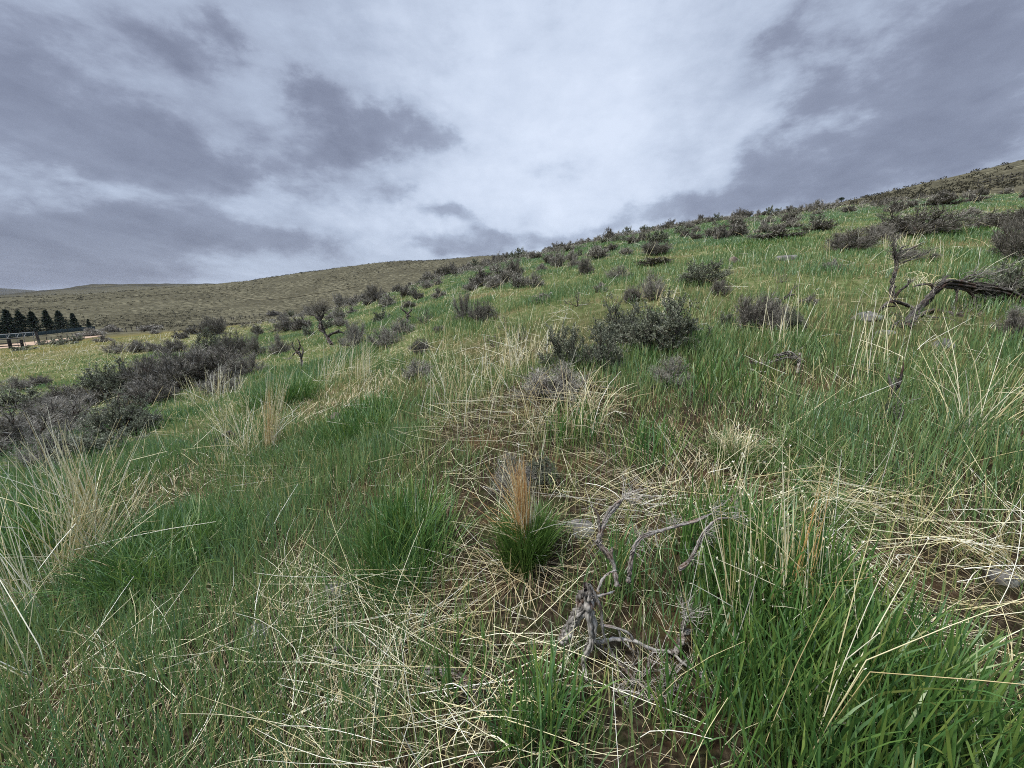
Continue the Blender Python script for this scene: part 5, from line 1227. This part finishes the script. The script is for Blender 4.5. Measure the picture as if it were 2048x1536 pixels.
# dark green windscreen along the conifers
pts = [on(-90, 665, 172), on(70, 662, 176), on(130, 660, 182), on(190, 656, 190)]
e = empty('windscreen_fence', pts[0]); ac = Acc()
LN, _ = smoothline(np.array(pts), np.ones(4), 30)
LN[:, 2] = height(LN[:, 0], LN[:, 1])
top = np.linspace(1.1, 1.5, 30)
V = np.concatenate([LN + UPV * .25, LN + UPV * top[:, None], LN + UPV * .25 + [0, .05, 0], LN + UPV * top[:, None] + [0, .05, 0]]) - pts[0]
k = np.arange(29)
ac.add(V, quads=np.concatenate([np.stack([k, k + 1, k + 31, k + 30], -1), np.stack([k + 60, k + 90, k + 91, k + 61], -1), np.stack([k + 30, k + 31, k + 91, k + 90], -1)]))
link('screen', ac.mesh('screen', M_NET), e)
for i in range(0, 30, 4):
    ac = Acc(); bar(ac, LN[i] - pts[0] - UPV * .2 + [0, .12, 0], LN[i] - pts[0] + UPV * (top[i] + .1) + [0, .12, 0], .05); link('post', ac.mesh('post', M_POST), e)
tag(e, 'long dark green windscreen fence running in front of the conifer row', 'fence')
# wire fences
def wire_fence(pxs, dists, hpost, r, label, lean=0, wires=(.5, .85, 1.2)):
    ps = [on(px, 650, d) for px, d in zip(pxs, dists)]
    e = empty('wire_fence', ps[0]); tops = []
    for i, p in enumerate(ps):
        b0 = p - ps[0]; l = lean * ((i * 37 % 11) / 11 - .2)
        ac = Acc(); bar(ac, b0 - UPV * .3, b0 + UPV * hpost * (1 + .15 * math.sin(i * 5)) + np.array([l, 0, 0]), r, 5); link('post', ac.mesh('post', M_POST), e)
    for z in wires:
        ac = Acc(); tubes(ac, np.array([p - ps[0] + UPV * hpost * z * .8 for p in ps])[None], np.full((1, len(ps)), .012), 3); link('wire', ac.mesh('wire', M_WIRE), e)
    tag(e, label, 'fence')
wire_fence([86, 97, 119, 129, 141, 150], [124, 126, 129, 131, 134, 137], 1.5, .07, 'thin wire fence with leaning posts along the dirt road', -.5)
wire_fence([235, 250, 262, 272, 282, 294, 310], [172, 170, 172, 174, 176, 178, 180], 1.7, .11, 'thin wire fence between the end of the dirt road and the brown hill')
wire_fence([403, 411, 423, 430, 441, 452, 465, 469, 476, 482, 486, 493, 501, 510, 522, 552, 595, 637, 680], [228, 232, 238, 242, 248, 252, 256, 258, 259, 260, 261, 262, 263, 264, 264, 262, 255, 248, 240], 1.7, .13, 'wire fence with dark posts crossing the brown hill above the slope edge')
wire_fence([1893, 1915, 1937, 1951, 1975, 1990, 2003, 2030, 2060], [108, 110, 112, 114, 116, 118, 119, 122, 125], 1.5, .05, 'thin wire fence crossing the upper hill near the picture edge')
# dirt road: a sheet laid on the flat
def road():
    ce = [on(-60, 690, 128), on(20, 684, 138), on(70, 678, 143), on(110, 674, 146), on(150, 669, 150), on(172, 666, 156)]
    C, W = smoothline(np.array(ce), np.array([7, 7, 7, 6.5, 5, 3.]), 60)
    T = nrm(np.gradient(C, axis=0)); N_ = nrm(np.cross(T, UPV))
    rows = []
    for s in np.linspace(-1, 1, 9):
        q = C + N_ * (W * s)[:, None]; q[:, 2] = height(q[:, 0], q[:, 1]) + .05; rows.append(q)
    V = np.stack(rows, 1).reshape(-1, 3); i = np.arange(59)[:, None] * 9; j = np.arange(8)[None]
    ac = Acc(); ac.add(V, quads=np.stack([i + j, i + j + 1, i + j + 10, i + j + 9], -1).reshape(-1, 4))
    m, nt, out = newmat('road_dirt'); g = nt.new('ShaderNodeNewGeometry'); n = nt.noise(g.outputs['Position'], .6, 5, .6)
    b = nt.new('ShaderNodeBsdfDiffuse'); nt.put(b.inputs[0], nt.ramp(n, [(.3, (.24, .17, .12)), (.7, (.36, .27, .20))])); nt.L.new(b.outputs[0], out.inputs[0])
    tag(link('dirt_road', ac.mesh('dirt_road', m)), 'pinkish dirt road on the flat', None, None, 'structure')
    # the vehicle track that cuts across the brown hill
    tk = [on(x, 600, d) for x, d in [(-60, 420), (60, 425), (160, 420), (260, 410), (360, 400), (440, 385), (520, 330), (620, 315), (720, 310)]]
    C, W = smoothline(np.array(tk), np.full(9, 2.2), 200); C[:, 2] = height(C[:, 0], C[:, 1])
    T = nrm(np.gradient(C, axis=0)); N_ = nrm(np.cross(T, UPV))
    L_ = C + N_ * 1.1; R_ = C - N_ * 1.1; L_[:, 2] = height(L_[:, 0], L_[:, 1]) + .25; R_[:, 2] = height(R_[:, 0], R_[:, 1]) + .25
    V = np.stack([L_, R_], 1).reshape(-1, 3); k = np.arange(199) * 2
    ac = Acc(); ac.add(V, quads=np.stack([k, k + 1, k + 3, k + 2], -1))
    m, nt, out = newmat('track_dirt'); g = nt.new('ShaderNodeNewGeometry'); n = nt.noise(g.outputs['Position'], .12, 5, .6)
    b = nt.new('ShaderNodeBsdfDiffuse'); nt.put(b.inputs[0], nt.ramp(n, [(.4, (.055, .050, .032)), (.6, (.115, .104, .068))])); nt.L.new(b.outputs[0], out.inputs[0])
    tag(link('track_path', ac.mesh('track_path', m)), 'pale vehicle track across the brown hill', None, None, 'structure')
road()
# conifers
M_NEEDLE = leaf_mat('needles', [(0, (.010, .018, .012)), (.6, (.020, .034, .020)), (1, (.036, .055, .028))], .05, .02, .5, .1)
def conifer(px, toppy, wpx, label, seed, dist):
    p = on(px, 660, dist); d = depth_of(p)
    th, et = dirpx(px, toppy); h = H + et * dist - p[2]; w = wpx / F * d
    g = np.random.default_rng(seed); e = empty('conifer_tree', p)
    ac = Acc(); bar(ac, np.array([0, 0, -.2]), np.array([0, 0, h * .97]), .05 * h * .5, 6); tubes(ac, np.linspace([0, 0, -.1], [0, 0, h * .5], 4)[None], np.array([[.16, .13, .1, .07]]) * h / 6, 7)
    link('trunk', ac.mesh('trunk', M_POST), e)
    ac = Acc(); n = 210
    t = np.sort(g.random(n)) ** 1.05; a = g.uniform(0, 6.283, n)
    L = w * .5 * np.clip((1 - t) ** .85, .02, 1) * 1.25 * g.uniform(.6, 1.12, n); z0 = h * (.06 + .92 * t)
    m = 11
    s = np.tile(np.linspace(.12, 1, m), n); i = np.repeat(np.arange(n), m)
    p0 = np.stack([np.sin(a[i]) * L[i] * s, np.cos(a[i]) * L[i] * s, z0[i] - .28 * L[i] * s + .16 * L[i] * s ** 2], -1)
    dr = nrm(np.stack([np.sin(a[i]), np.cos(a[i]), np.full(len(i), -.15)], -1) + g.normal(0, .5, (len(i), 3)))
    leafquads(ac, p0, dr, h * .075 * g.uniform(.7, 1.3, len(i)), h * .034 * g.uniform(.7, 1.3, len(i)), g, np.clip(g.normal(.5, .2, len(i)), 0, 1))
    tp = np.stack([np.zeros(30), np.zeros(30), h * np.linspace(.88, 1.0, 30)], -1)
    leafquads(ac, tp, nrm(g.normal(0, .5, (30, 3)) + [0, 0, .6]), np.full(30, h * .06), np.full(30, h * .02), g, np.full(30, .5))
    link('crown', ac.mesh('crown', M_NEEDLE), e)
    tag(e, label, 'conifer tree', 'conifers behind the windscreen fence')
conifer(-5, 630, 26, 'dark conifer cut off by the picture edge, at the near end of the conifer row', 1, 196)
conifer(20.5, 618.5, 27, 'tallest sharp-topped dark conifer, next to the widest one in the row', 2, 197)
conifer(45, 621.5, 31, 'widest bushiest dark conifer in the row', 3, 198)
conifer(70, 623, 24, 'dark conifer between the widest one and the slender one', 4, 199)
conifer(98, 620.5, 20, 'slender pointed dark conifer in the row', 5, 200)
conifer(124, 621.5, 25, 'full dark conifer, last large one in the row', 6, 202)
conifer(151, 626, 17, 'thin small conifer at the end of the row, beside the full one', 7, 205)
conifer(180, 638, 9, 'smallest spindly young conifer, standing apart behind the fence end', 8, 208)
# the lone round tree on the skyline
def lone_tree():
    p = on(1682, 405, 186); d = depth_of(p); h = 1.9; p[2] -= .1; e = empty('lone_tree', p)
    g = np.random.default_rng(3)
    ac = Acc(); tubes(ac, smoothline(np.array([[0, 0, -.2], [.05, 0, .5], [0, .05, 1.2]]), np.array([.12, .06]), 8)[0][None], np.linspace(.12, .06, 8)[None], 6); link('trunk', ac.mesh('trunk', M_WOOD), e)
    ac = Acc(); n = 700; q = nrm(g.normal(0, 1, (n, 3))) * (g.random((n, 1)) ** .4) * [.95, .8, .55] + [0, 0, 1.15]
    leafquads(ac, q, nrm(g.normal(0, .7, (n, 3)) + [0, 0, .4]), np.full(n, .2), np.full(n, .12), g, g.random(n)); link('crown', ac.mesh('crown', M_NEEDLE), e)
    tag(e, 'lone small round dark tree standing on the skyline below the upper hill', 'tree')
lone_tree()

# ------------------------------------------------------------------ thin air between here and the far blue ridge
def haze():
    x0, z0, z1 = 7400.0, -140.0, 135.0
    V = [[sx * x0, sy * x0, z] for z in (z0, z1) for sx, sy in ((-1, -1), (1, -1), (1, 1), (-1, 1))]
    ac = Acc(); ac.add(V, quads=[[0, 3, 2, 1], [4, 5, 6, 7], [0, 1, 5, 4], [1, 2, 6, 5], [2, 3, 7, 6], [3, 0, 4, 7]])
    m, nt, out = newmat('haze_air'); v = nt.new('ShaderNodeVolumePrincipled')
    v.inputs['Color'].default_value = (.80, .88, 1.0, 1); v.inputs['Density'].default_value = 3.5e-5
    nt.L.new(v.outputs[0], out.inputs['Volume'])
    tag(link('haze', ac.mesh('haze', m, smooth=False)), 'thin bluish air fading the far ridge', None, None, 'stuff')
haze()
